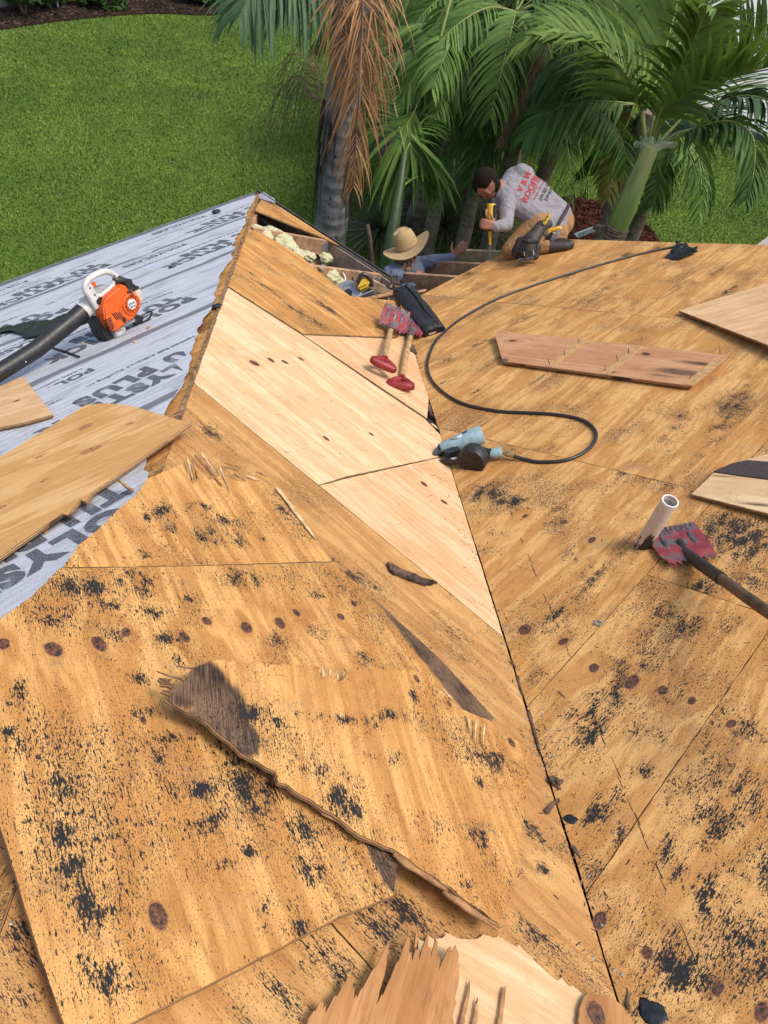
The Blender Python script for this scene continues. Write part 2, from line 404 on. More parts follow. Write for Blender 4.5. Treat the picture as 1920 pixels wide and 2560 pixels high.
# lawn blades: small tufts scattered over the part of the lawn the camera can see
def tufts(name, n, area, hgt, seed, z=GZ, wid=.007):
    r = np.random.default_rng(seed); x0, x1, y0, y1 = area; N = n*4
    x, y = r.uniform(x0, x1, N), r.uniform(y0, y1, N)
    d = np.stack([x-CAM.x, y-CAM.y, np.full(N, z-CAM.z)], 1); zz = d@np.array(FW); u = 960+FPX*(d@np.array(RT))/zz; v = 1280-FPX*(d@np.array(UP))/zz
    k = (zz > 1) & (u > -60) & (u < 1990) & (v > -60) & (v < 760) & ~((x > 0) & (y < 1.3)) & (y < 15.5+x*.2) & (np.hypot(x-p0.x, y-p0.y) > .9)
    bp = np.array(bedp + [(-16, 17), (-24, 14), (-24, -2)]); ins = np.zeros(N, bool); jx, jy = x+r.normal(0, .05, N), y+r.normal(0, .05, N)
    for i in range(len(bp)):
        a, b = bp[i], bp[i-1]
        if a[1] != b[1]: ins ^= ((a[1] > jy) != (b[1] > jy)) & (jx < (b[0]-a[0])*(jy-a[1])/(b[1]-a[1])+a[0])
    k &= ~ins; x, y = x[k][:n], y[k][:n]; n = len(x); th = r.uniform(0, 6.283, n); L = hgt*r.uniform(.5, 1.4, n); ln = r.uniform(.2, 1.2, n)*L; w = wid*r.uniform(.6, 1.6, n); c, s_ = np.cos(th), np.sin(th)
    V = np.stack([np.stack([x-s_*w, y+c*w, np.full(n, z)], 1), np.stack([x+s_*w, y-c*w, np.full(n, z)], 1), np.stack([x+c*ln, y+s_*ln, z+L], 1)], 1).reshape(-1, 3)
    me = bpy.data.meshes.new(name); me.vertices.add(3*n); me.vertices.foreach_set('co', V.astype(np.float32).ravel()); me.loops.add(3*n); me.loops.foreach_set('vertex_index', np.arange(3*n, dtype=np.int32)); me.polygons.add(n); me.polygons.foreach_set('loop_start', np.arange(0, 3*n, 3, dtype=np.int32)); me.update(calc_edges=True); return me
def bladeMat(name, lo, hi, rough=.6):
    N = NT(name); g_ = N.n('NewGeometry').outputs['Random Per Island']; co = obj_co(N); a = N.noise(co, .9, 4, .6)
    c = N.mix(g_, lo, hi); c = N.mix(N.mapr(a, .38, .66, 0, .75), c, (lo[0]*1.1, lo[1]*1.05, lo[2]))
    d = N.noise(co, 2.6, 5, .7); c = N.mix(N.mapr(d, .56, .72, 0, .5), c, (.15, .135, .05)); e = N.noise(co, 1.7, 3, .6); c = N.mix(N.mapr(e, .58, .72, 0, .6), c, (hi[0]*1.15, hi[1]*1.1, hi[2])); return N.fin(c, rough, .2)
MT['blade'] = bladeMat('grass_blade', (.065, .125, .018), (.235, .335, .056))
me = tufts('lawn_grass', 480000, (-12, 3.5, -4, 17), .026, 3)
tag(link('lawn_grass', me, MT['blade']), 'short green lawn grass around the house', 'grass', kind='stuff')
# ================================================================ the house
house = empty('house', (0, 0, GZ)); tag(house, 'house with its roof stripped to bare plywood and half covered in pale underlayment', 'house')
HI = Matrix.Translation((0, 0, -GZ))              # parts are modelled in world metres; the house origin is on the ground
def hpart(o):
    o.parent = house; o.matrix_parent_inverse = HI; return o
MT['stucco'] = plain('stucco', (.52, .47, .40), .95, .1, 60, bump=.5)
MT['lumber'] = plain('rafter_lumber', (.42, .245, .135), .8, .3, 14, dirt=(.20, .11, .06), dirt_amt=.42)
MT['lumber2'] = plain('pale_lumber', (.50, .33, .19), .8, .25, 14, dirt=(.26, .15, .08), dirt_amt=.40)
MT['fasciain'] = plain('pinkish_fascia_board', (.42, .305, .235), .85, .2, 10, dirt=(.24, .16, .12), dirt_amt=.42)
MT['soffit'] = plain('grey_soffit', (.17, .18, .185), .85, .2, 20)
MT['plate'] = plain('steel_truss_plate', (.33, .34, .34), .5, .3, 150, metal=.5)
MT['drip'] = plain('drip_edge_metal', (.25, .27, .30), .5, .15, 30, metal=.3)
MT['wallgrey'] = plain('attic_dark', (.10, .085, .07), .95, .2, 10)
w = MB()
for (x0, y0, x1, y1) in ((.45, -9.5, .6, -.45), (.45, -.6, 2.1, -.45), (X2+.45, -.6, X2+.6, 1.0), (X2+.45, .85, 9, 1.0), (8.9, -9.5, 9.05, 1.0), (.45, -9.6, 9.05, -9.45)):
    w.box(((x0+x1)/2, (y0+y1)/2, (GZ-.30)/2), (x1-x0, y1-y0, -.30-GZ))
hpart(w.build('wall', MT['stucco']))
c = MB(); c.box((4.75, -4.9, -.27), (8.5, 9.2, .03)); c.box((5.54, .35, -.268), (6.9, 1.3, .03)); hpart(c.build('ceiling', MT['soffit']))
c = MB(); c.box((.81, -.47, -.235), (1.6, .92, .02)); c.box((X2+.35, -.55, -.228), (.75, .75, .02)); hpart(c.build('soffit', MT['soffit']))
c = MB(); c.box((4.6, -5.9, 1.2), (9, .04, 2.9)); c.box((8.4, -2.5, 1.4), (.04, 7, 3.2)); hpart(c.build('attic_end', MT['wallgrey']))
def dclampM(ps, gap=.0012):
    kind_ = min(p[1] for p in ps) > -3.5
    r = []
    for p in ps:
        x, y = p[0], p[1]
        if abs(y+3.02) < .06: y = -3.0225 if kind_ else -3.0255
        x = min(x, X2-y-gap); x = max(x, -y+.004); r.append(Vector((x, y, zM(y))))
    return r
MWM = frame((0, 0, 0), (1, 0, 0), NM); MWR = frame((X2, 0, 0), (0, 1, 0), NR); MWL = frame((0, 0, 0), (0, 1, 0), NL)
def msheet(pts, mat, **kw):
    d = kw.pop('d', ()); s_ = kw.pop('s', ()); k = kw.pop('k', ())
    o = sheet('plywood_sheet', MWM, local(MWM, dclampM(pts)), mat, None, dabs=dab(MWM, onM, d), stains=dab(MWM, onM, s_), knots=kn(MWM, onM, k), **kw); hpart(o); return o
PX = lambda on, l: [on(u, v) for u, v in l]
msheet([(.06, -.03), (1.05, -.02), (.90, -.10), (.53, -.52)], MT['old'], h=.02, d=[(690, 515, 20, 10, .8), (720, 530, 20, 6, .6)])
msheet(PX(onM, [(620, 575), (640, 574), (752, 640), (800, 681), (876, 740), (985, 752), (1045, 850), (985, 843), (757, 834), (558, 706)]), MT['old'], jag=.004,
       d=[(745, 780, 40, 16, .9), (822, 772, 40, 12, .8), (634, 686, 25, 9, .9), (664, 715, 25, 9, .85), (667, 667, 25, 8, .8), (905, 776, 35, 9, .7), (642, 598, 16, 8, .8), (790, 805, 28, 8, .7), (700, 742, 22, 7, .8), (860, 800, 30, 7, .7), (930, 820, 30, 8, .7)])
msheet(PX(onM, [(759, 838), (985, 847), (1050, 851), (1078, 1000), (1068, 1046), (1062, 1042), (931, 954)]), MT['new2'], k=[(1000, 958, 4), (1010, 905, 4)])
msheet(PX(onM, [(560, 712), (757, 839), (930, 959), (1062, 1047), (1105, 1090), (1135, 1152), (866, 1191)]) + [Vector((3.765, -3.0225, 0)), Vector((3.02, -3.0225, 0))], MT['new'],
       k=[(636, 908, 12), (677, 900, 9), (712, 905, 8), (815, 1096, 8), (752, 897, 7), (928, 1085, 6)], d=[(640, 1060, 110, 22, .42), (560, 1000, 60, 14, .45), (750, 1160, 60, 16, .5), (520, 960, 30, 12, .4)])
msheet([Vector((3.77, -3.0225, 0)), onM(868, 1196), onM(1140, 1157), Vector((4.66, -3.0225, 0))], MT['new2'], k=[(1060, 1210, 9), (1110, 1255, 8)], d=[(960, 1310, 60, 14, .5), (1120, 1430, 60, 12, .45)])
msheet([(3.03, -3.03), (4.66, -3.03), (5.77, -4.137), (4.14, -4.137)], MT['salmon'],
       d=[(1313, 2064, 40, 22, 1.1), (1315, 2170, 14, 10, 1.3), (1365, 2178, 16, 12, 1.3), (1250, 1700, 8, 6, 1), (520, 1075, 50, 34, 1.0), (850, 1405, 20, 18, 1.1), (868, 1432, 25, 18, 1.1), (1180, 1660, 30, 18, .8), (1150, 1590, 30, 15, .7), (1140, 1500, 40, 12, .7), (900, 1440, 40, 14, .8), (1010, 2260, 60, 30, 1.0), (930, 2300, 60, 25, .9), (1290, 2300, 70, 25, .7), (1390, 2120, 30, 14, .7), (1330, 2330, 50, 25, .8)],
       s=[(600, 1130, 60, 12, .30), (560, 1060, 130, 46, .30), (480, 1090, 80, 60, .32), (700, 1240, 120, 16, .30), (1000, 1480, 120, 14, .28)])
msheet([(4.15, -4.1405), (5.78, -4.1405), (7.2, -5.6), (5.6, -5.6)], MT['salmon'],
       d=[(790, 2390, 30, 25, 1.2), (850, 2420, 30, 20, 1), (700, 2480, 60, 40, .8), (60, 2320, 30, 60, .8), (90, 2440, 40, 40, .9), (600, 2520, 60, 30, .7)])
# right-hand plane
def rsheet(pts, mat, **kw):
    d = kw.pop('d', ()); s_ = kw.pop('s', ()); k = kw.pop('k', ()); r = []
    for x, y in pts:
        x = max(x, X2-y+.0015); r.append(Vector((x, y, zR(x))))
    o = sheet('plywood_sheet', MWR, local(MWR, r), mat, None, dabs=dab(MWR, onR, d), stains=dab(MWR, onR, s_), knots=kn(MWR, onR, k), **kw); hpart(o); return o
G = .0014
rsheet([(2.19, 1.12), (3.75-G, 1.10), (3.75-G, -.288+G), (2.16, -.285)], MT['oldR'], jag=.003,
       d=[(1330, 700, 30, 8, .7), (1420, 690, 30, 8, .7), (1560, 640, 30, 7, .7), (1180, 680, 30, 8, .6), (1500, 730, 40, 9, .6), (1240, 715, 25, 7, .7), (1640, 620, 30, 6, .7)])
rsheet([(3.75+G, 1.10), (4.87-G, 1.10), (4.87-G, -.288+G), (3.75+G, -.288+G)], MT['oldR'], d=[(1790, 680, 40, 12, .8), (1830, 720, 40, 12, .7)])
rsheet([(1.9, -.288-G), (3.75-G, -.288-G), (3.75-G, -1.934+G), (3.5, -1.934+G)], MT['oldR'],
       d=[(1195, 860, 20, 12, .8), (1110, 955, 30, 10, .8), (1120, 900, 25, 12, .6), (1300, 800, 40, 12, .5), (1390, 800, 30, 10, .6), (1240, 900, 30, 8, .5), (1190, 980, 16, 8, .9), (1330, 960, 50, 12, .6), (1080, 850, 20, 12, .6)])
rsheet([(3.75+G, -.288-G), (4.87-G, -.288-G), (4.87-G, -1.934+G), (3.75+G, -1.934+G)], MT['oldR'],
       d=[(1775, 1118, 45, 14, 1.0), (1800, 1066, 50, 16, .8), (1590, 1050, 60, 14, .5), (1480, 1000, 40, 14, .5), (1680, 1080, 50, 14, .55), (1840, 1010, 40, 20, .7), (1880, 960, 40, 16, .6), (1540, 960, 50, 12, .5), (1350, 1130, 35, 20, .6), (1560, 870, 40, 8, .5), (1787, 1079, 6, 6, 1.6)], k=[(1700, 1040, 7)])
rsheet([(3.5, -1.934-G), (4.87-G, -1.934-G), (4.87-G, X2-4.87+.01)], MT['oldR'],
       d=[(1210, 1230, 30, 20, .7), (1270, 1250, 20, 50, .8), (1480, 1440, 60, 40, .8), (1380, 1300, 40, 18, .5), (1560, 1180, 60, 14, .7), (1640, 1170, 40, 10, .7), (1385, 1545, 40, 14, .9), (1345, 1690, 35, 20, .9), (1425, 1380, 40, 20, .6), (1240, 1330, 20, 30, .6), (1300, 1420, 30, 14, .6), (1530, 1390, 30, 20, .7), (1690, 1200, 50, 14, .6)],
       k=[(1313, 1574, 17), (1409, 1604, 12), (1409, 1305, 9), (1313, 1290, 7), (1480, 1350, 10)], s=[(1560, 1352, 55, 26, .42), (1590, 1368, 30, 18, .5)])
rsheet([(4.87+G, 1.10), (6.6, 1.10), (6.6, -2.505+G), (4.87+G, -2.505+G)], MT['oldR'],
       d=[(1850, 1355, 60, 45, .9), (1745, 1465, 30, 22, .9), (1890, 1370, 30, 14, 1), (1800, 1310, 50, 25, .8), (1900, 1440, 40, 30, .7)])
rsheet([(4.87+G, -2.505-G), (5.267-G, -2.505-G), (5.267-G, X2-5.257), (4.87+G, X2-4.866)], MT['oldR'],
       d=[(1590, 1655, 60, 36, .75), (1470, 1790, 55, 36, 1.1), (1480, 1838, 34, 26, 1.1), (1420, 1860, 16, 14, 1.5), (1610, 1930, 20, 18, 1.5), (1500, 2035, 30, 18, 1.5), (1550, 2085, 28, 16, 1.2), (1540, 1730, 40, 25, .8), (1645, 1838, 13, 11, 1.4), (1530, 1980, 30, 30, .8), (1720, 1560, 60, 25, .7), (1660, 1530, 30, 12, 1.1), (1820, 1560, 50, 20, .7), (1590, 1830, 30, 16, .8), (1480, 2180, 30, 14, .7), (1690, 1740, 40, 30, .6)],
       k=[(1580, 1705, 19), (1657, 1726, 13), (1730, 1752, 10), (1485, 1670, 13)])
rsheet([(5.267+G, -2.505-G), (6.6, -2.505-G), (6.6, X2-6.6), (5.267+G, X2-5.263)], MT['oldR'],
       d=[(1777, 2077, 60, 50, .9), (1850, 2000, 70, 50, .8), (1662, 2120, 40, 22, 1.1), (1770, 2215, 40, 28, 1.1), (1765, 2272, 24, 18, 1.3), (1690, 2190, 40, 26, 1.0), (1890, 2180, 50, 40, .6), (1880, 1830, 40, 40, .7), (1870, 1960, 40, 30, .7), (1700, 2430, 50, 40, 1.0), (1830, 2330, 40, 40, .7), (1620, 2380, 40, 25, .5), (1630, 2532, 24, 18, 1.6), (1720, 1980, 50, 30, .6), (1900, 2440, 50, 40, .7), (1760, 1900, 50, 25, .7)],
       k=[(1828, 1810, 11), (1500, 2302, 17), (1619, 2383, 12), (1795, 2470, 14), (1905, 2530, 16)])
rsheet([(6.61, 1.10), (8.6, 1.10), (8.6, -6), (7.6, -6), (6.61, -4.99)], MT['oldR'], h=.08)
# left-hand plane: plywood deck, then five lapped courses of self-adhered underlayment
def lp(x, y): return Vector((x, y, zL(x)))
hpart(sheet('plywood_sheet', MWL, local(MWL, [lp(-.02, -.0), lp(3.2, -3.2), lp(3.2, -7), lp(-.02, -7)]), MT['old'], None, h=.05, felt0=.25))
hpart(sheet('plywood_sheet', MWL, local(MWL, [lp(3.206, -3.206), lp(5.6, -5.6), lp(5.6, -7), lp(3.206, -7)]), MT['old'], None, h=.05, felt0=.25))
def undermat():
    N = NT('pale_underlayment'); gp = N.attr('gp').outputs['Vector']; co = obj_co(N)
    a = N.noise(N.scale(co, (3, 60, 1)), 1, 4, .6); b = N.noise(co, 260, 3, .7); d = N.noise(co, 2.4, 5, .65); d2 = N.noise(N.scale(co, (2.2, 11, 1)), 1, 5, .65)
    c = N.mix(N.mapr(a, .3, .75), (.60, .63, .685), (.40, .42, .465)); c = N.mix(N.mapr(b, .45, .7, 0, .5), c, (.20, .21, .24))
    c = N.mix(N.mapr(d2, .52, .70, 0, .75), c, (.20, .205, .235)); c = N.mix(N.mapr(d, .56, .74, 0, .55), c, (.33, .27, .20))
    sep = N.n('SeparateXYZ', {0: N.attr('uvm').outputs['Vector']})
    band = N.math('ADD', sep.outputs[1], N.math('MULTIPLY', N.math('SUBTRACT', d2, .5), .07))
    c = N.mix(N.mapr(band, .05, .075, .82, 0), c, (.115, .115, .135))
    N.bump(b, .4, .0015); return N.fin(c, .8, .2)
MT['under'] = undermat()
def inkmat():
    N = NT('printed_ink'); co = obj_co(N); b = N.noise(co, 240, 4, .75); a = N.noise(co, 9, 4, .6)
    c = N.mix(N.mapr(b, .42, .66), (.055, .057, .066), (.24, .25, .29)); c = N.mix(N.mapr(a, .50, .70, 0, .75), c, (.28, .30, .35)); return N.fin(c, .8, .2)
MT['ink'] = inkmat()
_tc = {}
def textmesh(s, size, bold=0.0, cond=1.0, space=1.0):
    cu = bpy.data.curves.new('t', 'FONT'); cu.body = s; cu.size = size; cu.offset = bold; cu.resolution_u = 3; cu.align_x = 'LEFT'; cu.space_character = space
    o = bpy.data.objects.new('t', cu); COL.objects.link(o); dg = bpy.context.evaluated_depsgraph_get()
    me = bpy.data.meshes.new_from_object(o.evaluated_get(dg)); bpy.data.objects.remove(o); bpy.data.curves.remove(cu)
    co = np.empty(len(me.vertices)*3); me.vertices.foreach_get('co', co); co = co.reshape(-1, 3); co[:, 0] *= cond
    V = [tuple(p) for p in co]; F = [tuple(p.vertices) for p in me.polygons]; bpy.data.meshes.remove(me); return V, F
courses = [(-.05, .66), (.66, 1.46), (1.46, 2.26), (2.26, 3.06), (3.06, 3.80)]
starts = [-.30, -1.02, -2.30, -2.72, -3.66]
CO = math.sqrt(1+SL*SL)
for ci, (xa, xb) in enumerate(courses):
    R = random.Random(ci); lift = .009 + .0030*ci
    out = []
    top = xb + .06
    yy = np.linspace(-xa-.06, -top-.06, 26)
    right = []
    for k, y in enumerate(yy):
        x = xa + (top-xa)*k/25; right.append((x, -x-.062+R.uniform(-.014, .014)+.02*math.sin(x*9)))
    pts = [lp(x, y) for x, y in right] + [lp(top, -7)] + [lp(xa, -7)]
    fr = frame((xa, 0, zL(xa)), (0, 1, 0), NL); fr.translation = fr.translation + NL*lift
    def bw(u, v, R0=ci): return .003*math.sin(u*3.1+R0)*max(0, min(1, (-v)/.2)) + .0015*math.sin(u*11+v*7)
    o = sheet('underlayment_strip', fr, local(fr, pts), MT['under'], None, t=.002, h=.05, jag=.004, bow=bw)
    me = o.data; n = len(me.vertices); cc = np.empty(n*3); me.vertices.foreach_get('co', cc); cc = cc.reshape(-1, 3).copy(); cc[:, 1] = -cc[:, 1]
    at = me.attributes.new('uvm', 'FLOAT_VECTOR', 'POINT'); at.data.foreach_set('vector', cc.astype(np.float32).ravel())
    hpart(o)
    it = []; y0 = starts[ci]; W = (xb-xa)
    for rep in range(-2, 4):
        y = y0 - rep*1.62
        def ok(yv, x): return yv < -(xa+x/CO) - .10
        if y > -(xa+.2): continue
        it.append(('POLYSTICK', .145, .0105, (.555*CO, y), 1.02)); it.append(('TU PLUS', .145, .0105, (.435*CO, y-.02), 1.02))
        it.append(('POLYGLASS', .085, .0035, (.150*CO, y-.42), 1.15)); it.append(('A MAPEI COMPANY  MADE IN U.S.A.', .026, .0006, (.110*CO, y-.44), 1.1))
        it.append(('Premium Self Adhered Roofing and Waterproofing Underlayment', .036, .0009, (.335*CO, y+.05), 1.15))
    # keep only what lies on the strip, letter by letter
    for s, size, bold, (bx, y), cond in it:
        V, F = textmesh(s, size, bold, cond, 1.22 if size > .1 else 1.05)
        keep = []
        for f in F:
            cx = sum(V[i][0] for i in f)/len(f); cy2 = sum(V[i][1] for i in f)/len(f)
            wy = y - cx; wx = xa + (bx+cy2)/CO
            if wy < -wx-.09 and wy > -6.9: keep.append(f)
        if not keep: continue
        m = MB(); m.add([(y-a, -(bx+b), bw(y-a, -(bx+b))+.0012) for a, b, _ in V], keep)
        me = bpy.data.meshes.new('printed_lettering'); me.from_pydata(m.v, [], m.f)
        bm = bmesh.new(); bm.from_mesh(me); bmesh.ops.delete(bm, geom=[v for v in bm.verts if not v.link_faces], context='VERTS'); bmesh.ops.recalc_face_normals(bm, faces=bm.faces)
        if sum(f.normal.z for f in bm.faces) < 0: bmesh.ops.reverse_faces(bm, faces=bm.faces)
        bm.to_mesh(me); bm.free()
        t_ = link('printed_lettering', me, MT['ink']); t_.parent = o
# hip strip of torn old felt / plywood edge, eave metal
hs = MB()
for k in range(0, 60):
    t = .05+k*.055
    if t > 3.3: break
    a = Vector((t, -t, SL*t)); b = Vector((t+.052, -t-.052, SL*(t+.052)))
    off = random.uniform(.004, .012)
    hs.box((a+b)/2 + Vector((-.004, -.002, off*.4)), ((b-a).length, random.uniform(.012, .022), .005), frame((0, 0, 0), b-a, Vector((-SL, SL, 2))).to_3x3())
hpart(hs.build('hip_edge_strip', plain('splintered_hip_edge', (.22, .125, .055), .9, .6, 60, dirt=(.04, .03, .022), dirt_amt=.45)))
d = MB(); d.box((-.068, -3.5, -.045), (.006, 7.0, .06)); hpart(d.build('drip_edge', MT['drip']))
d = MB(); d.box((-.04, -3.5, -.13), (.03, 7.0, .19)); hpart(d.build('fascia_board', MT['fasciain']))
# open bays: fascia, rafters and truss plates seen where the eave row of sheathing is gone
d = MB(); d.box((.81, -.02, -.105), (1.70, .038, .19)); hpart(d.build('fascia_board', MT['fasciain']))
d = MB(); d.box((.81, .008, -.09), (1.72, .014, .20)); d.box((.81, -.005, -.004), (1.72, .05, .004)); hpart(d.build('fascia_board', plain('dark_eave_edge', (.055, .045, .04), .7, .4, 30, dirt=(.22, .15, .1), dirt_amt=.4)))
def rafterM(x, y0, y1, hgt, drop, mat, wid=.038):
    m = MB(); z0, z1 = zM(y0)-.014-drop, zM(y1)-.014-drop
    m.add([(x+sx, y, z-h_) for sx in (-wid/2, wid/2) for (y, z) in ((y0, z0), (y1, z1)) for h_ in (0, hgt)], [(0, 1, 3, 2), (4, 6, 7, 5), (0, 4, 5, 1), (2, 3, 7, 6), (0, 2, 6, 4), (1, 5, 7, 3)])
    return hpart(m.build('rafter', mat))
for x in (.93, 1.54):
    r = rafterM(x, -x+.03, -.042, .14, 0, MT['lumber'])
    m = MB(); m.box((x, -.04-(x-.16)/2, -.19), (.036, x-.16, .085)); j = hpart(m.build('ceiling_joist', MT['lumber2']))
    for yy in (-.62, -.10):
        m = MB(); m.box((x+.021, yy, zM(yy)-.13), (.003, .075, .20)); hpart(m.build('truss_plate', MT['plate'], bevel=.001))
m = MB(); m.box((.45, -.56, .02), (.03, .12, .24)); hpart(m.build('blocking', MT['lumber2']))
m = MB(); a = Vector((.06, -.06, -.02)); b = Vector((1.6, -1.6, SL*1.6-.03)); m.box((a+b)/2-Vector((0, 0, .09)), ((b-a).length, .04, .17), frame((0, 0, 0), b-a, (-SL, SL, 2)).to_3x3()); hpart(m.build('hip_rafter', MT['lumber']))
def rafterR(y, x0, x1, hgt, mat, wid=.038):
    m = MB(); z0, z1 = zR(x0)-.014, zR(x1)-.014
    m.add([(x, y+sy, z-h_) for sy in (-wid/2, wid/2) for (x, z) in ((x0, z0), (x1, z1)) for h_ in (0, hgt)], [(0, 1, 3, 2), (4, 6, 7, 5), (0, 4, 5, 1), (2, 3, 7, 6), (0, 2, 6, 4), (1, 5, 7, 3)])
    return hpart(m.build('rafter', mat))
for u, v in ((1012, 682), (1075, 652), (1155, 624)):
    p = onR(u, v, -.014); rafterR(p.y, p.x, 3.2, .145, MT['lumber2' if u > 1100 else 'lumber'])
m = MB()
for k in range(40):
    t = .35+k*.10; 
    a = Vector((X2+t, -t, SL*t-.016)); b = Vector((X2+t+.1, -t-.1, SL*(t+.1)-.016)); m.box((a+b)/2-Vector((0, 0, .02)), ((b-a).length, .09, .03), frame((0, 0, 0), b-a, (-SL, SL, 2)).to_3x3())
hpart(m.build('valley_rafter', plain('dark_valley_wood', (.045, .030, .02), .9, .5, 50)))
# ================================================================ loose plywood on the roof
def plane3(a, b, c):
    n = (b-a).cross(c-a).normalized()
    if n.z < 0: n = -n
    return n, n.dot(a)
def onP(pl): return lambda u, v, h=0: hitp(u, v, pl[0], pl[1]+h)
def plM(h): return (NM, NM.dot(Vector((0, 0, h))))
def plR(h): return (NR, NR.dot(Vector((X2, 0, h))))
def plL(h): return (NL, NL.dot(Vector((0, 0, h))))
def loose(name, label, cat, px, pl, mat, grain, d=(), s=(), k=(), group=None, swap=True, **kw):
    on = onP(pl); P = [on(u, v) for u, v in px]; c = sum(P, Vector())/len(P)
    mw = frame(c, on(*grain[1])-on(*grain[0]), pl[0])
    sw = (lambda l: [(u, v, b, a, q) for u, v, a, b, q in l]) if swap else (lambda l: l)
    o = sheet(name, mw, local(mw, P), mat, None, dabs=dab(mw, on, sw(d)), stains=dab(mw, on, sw(s)), knots=kn(mw, on, k), **kw)
    return tag(o, label, cat, group)
def jagged(amp, frac=.5): return lambda x, y, R: -abs(R.gauss(0, amp)) if R.random() < frac else 0
MT['palekn'] = plain('pale_knot', (.40, .19, .07), .7, .4, 90, dirt=(.12, .05, .02), dirt_amt=.40, dscale=50); MT['palekn2'] = plain('pale_knot_rim', (.50, .27, .10), .7, .3, 90)
# S1 / S2: old sheets lying along the ridge, hanging a hand's width over the hip
loose('plywood_panel', 'old plywood panel with splintered far end and black felt specks, lying across the hip', 'plywood',
      [(341, 1236), (368, 1196), (420, 1175), (455, 1160), (469, 1185), (500, 1178), (520, 1200), (556, 1190), (596, 1202), (640, 1186), (683, 1212), (799, 1351), (831, 1403), (500, 1413), (156, 1419), (197, 1363), (250, 1318), (300, 1270)],
      plM(.018), MT['old'], ((480, 1250), (575, 1410)), jag=.0015, h=.02, felt0=.12,
      d=[(405, 1276, 40, 26, 1.1), (370, 1293, 16, 14, 1.4), (498, 1265, 30, 18, 1.0), (521, 1340, 40, 30, 1.0), (596, 1351, 22, 28, .95), (359, 1386, 14, 12, 1.2), (712, 1270, 18, 16, 1.0), (752, 1270, 12, 12, 1.1), (654, 1348, 12, 8, 1.2), (480, 1195, 12, 12, .8), (560, 1300, 30, 20, .8), (440, 1320, 30, 20, .8)])
loose('plywood_panel', 'large old plywood panel at lower left with a row of dark knots', 'plywood',
      [(148, 1421), (500, 1415), (832, 1406), (955, 1515), (1098, 1645), (1235, 1794), (1205, 1850), (1000, 2110), (985, 2238), (850, 2290), (600, 2420), (300, 2572), (166, 2572), (100, 2390), (0, 2062), (-160, 1800), (-140, 1640), (0, 1548), (80, 1490)],
      plane3(onM(150, 1422, .019), onM(832, 1409, .019), onM(600, 2420, .062)), MT['old'], ((300, 1700), (440, 2150)), jag=.0007, h=.02, felt0=.10,
      d=[(214, 1467, 35, 22, 1.3), (341, 1455, 40, 32, 1.3), (278, 1513, 20, 12, 1.3), (613, 1450, 42, 28, .95), (616, 1505, 10, 10, 1.4), (472, 1496, 12, 10, 1.4), (127, 1542, 28, 26, .9), (388, 1531, 24, 14, 1.0), (793, 1490, 15, 10, 1.2), (289, 1587, 20, 10, 1.3), (422, 1598, 20, 14, 1.2), (451, 1645, 14, 20, 1.1), (40, 1731, 26, 40, .95), (29, 1827, 12, 9, 1.5), (38, 1862, 16, 11, 1.6), (347, 1697, 18, 14, 1.1), (359, 1781, 28, 7, 1.2), (422, 1844, 42, 8, 1.4), (399, 1888, 9, 12, 1.2), (492, 1975, 42, 11, 1.4), (521, 1969, 14, 11, 1.6), (509, 2061, 24, 12, 1.4), (579, 2027, 24, 12, 1.2), (637, 1980, 36, 55, 1.0), (579, 1876, 32, 32, 1.0), (550, 1870, 18, 13, 1.3), (555, 2160, 24, 9, 1.4), (619, 2131, 18, 11, 1.2), (145, 2090, 18, 18, 1.2), (182, 2165, 13, 11, 1.7), (231, 2264, 26, 42, 1.0), (671, 2270, 17, 17, 1.8), (689, 2316, 28, 18, 1.1), (747, 2299, 18, 24, 1.4), (781, 2183, 26, 38, 1.0), (752, 2079, 22, 38, 1.0), (289, 2449, 32, 32, .9), (220, 2420, 13, 13, 1.1), (700, 1600, 30, 30, .7), (800, 1580, 50, 30, .7), (900, 1640, 30, 20, .8), (160, 1960, 20, 30, .7), (60, 1960, 12, 20, .7)],
      s=[(915, 1462, 18, 40, .5), (950, 1500, 20, 45, .75), (990, 1540, 22, 45, .95), (1030, 1585, 24, 45, 1.1), (1070, 1630, 26, 45, 1.2), (1110, 1675, 28, 45, 1.3), (1150, 1720, 30, 45, 1.4), (1190, 1765, 32, 40, 1.4), (1225, 1795, 30, 30, 1.4), (965, 2140, 28, 40, 1.3), (980, 2190, 20, 30, 1.3), (920, 2070, 20, 24, 1.0), (1010, 1560, 40, 10, .6)],
      k=[(9, 1610, 15), (134, 1624, 21), (248, 1610, 20), (315, 1581, 13), (461, 1593, 15), (517, 1553, 13), (616, 1569, 17), (700, 1558, 16), (741, 1532, 11), (852, 1542, 11), (885, 1509, 10), (395, 2290, 25), (358, 1801, 9)])
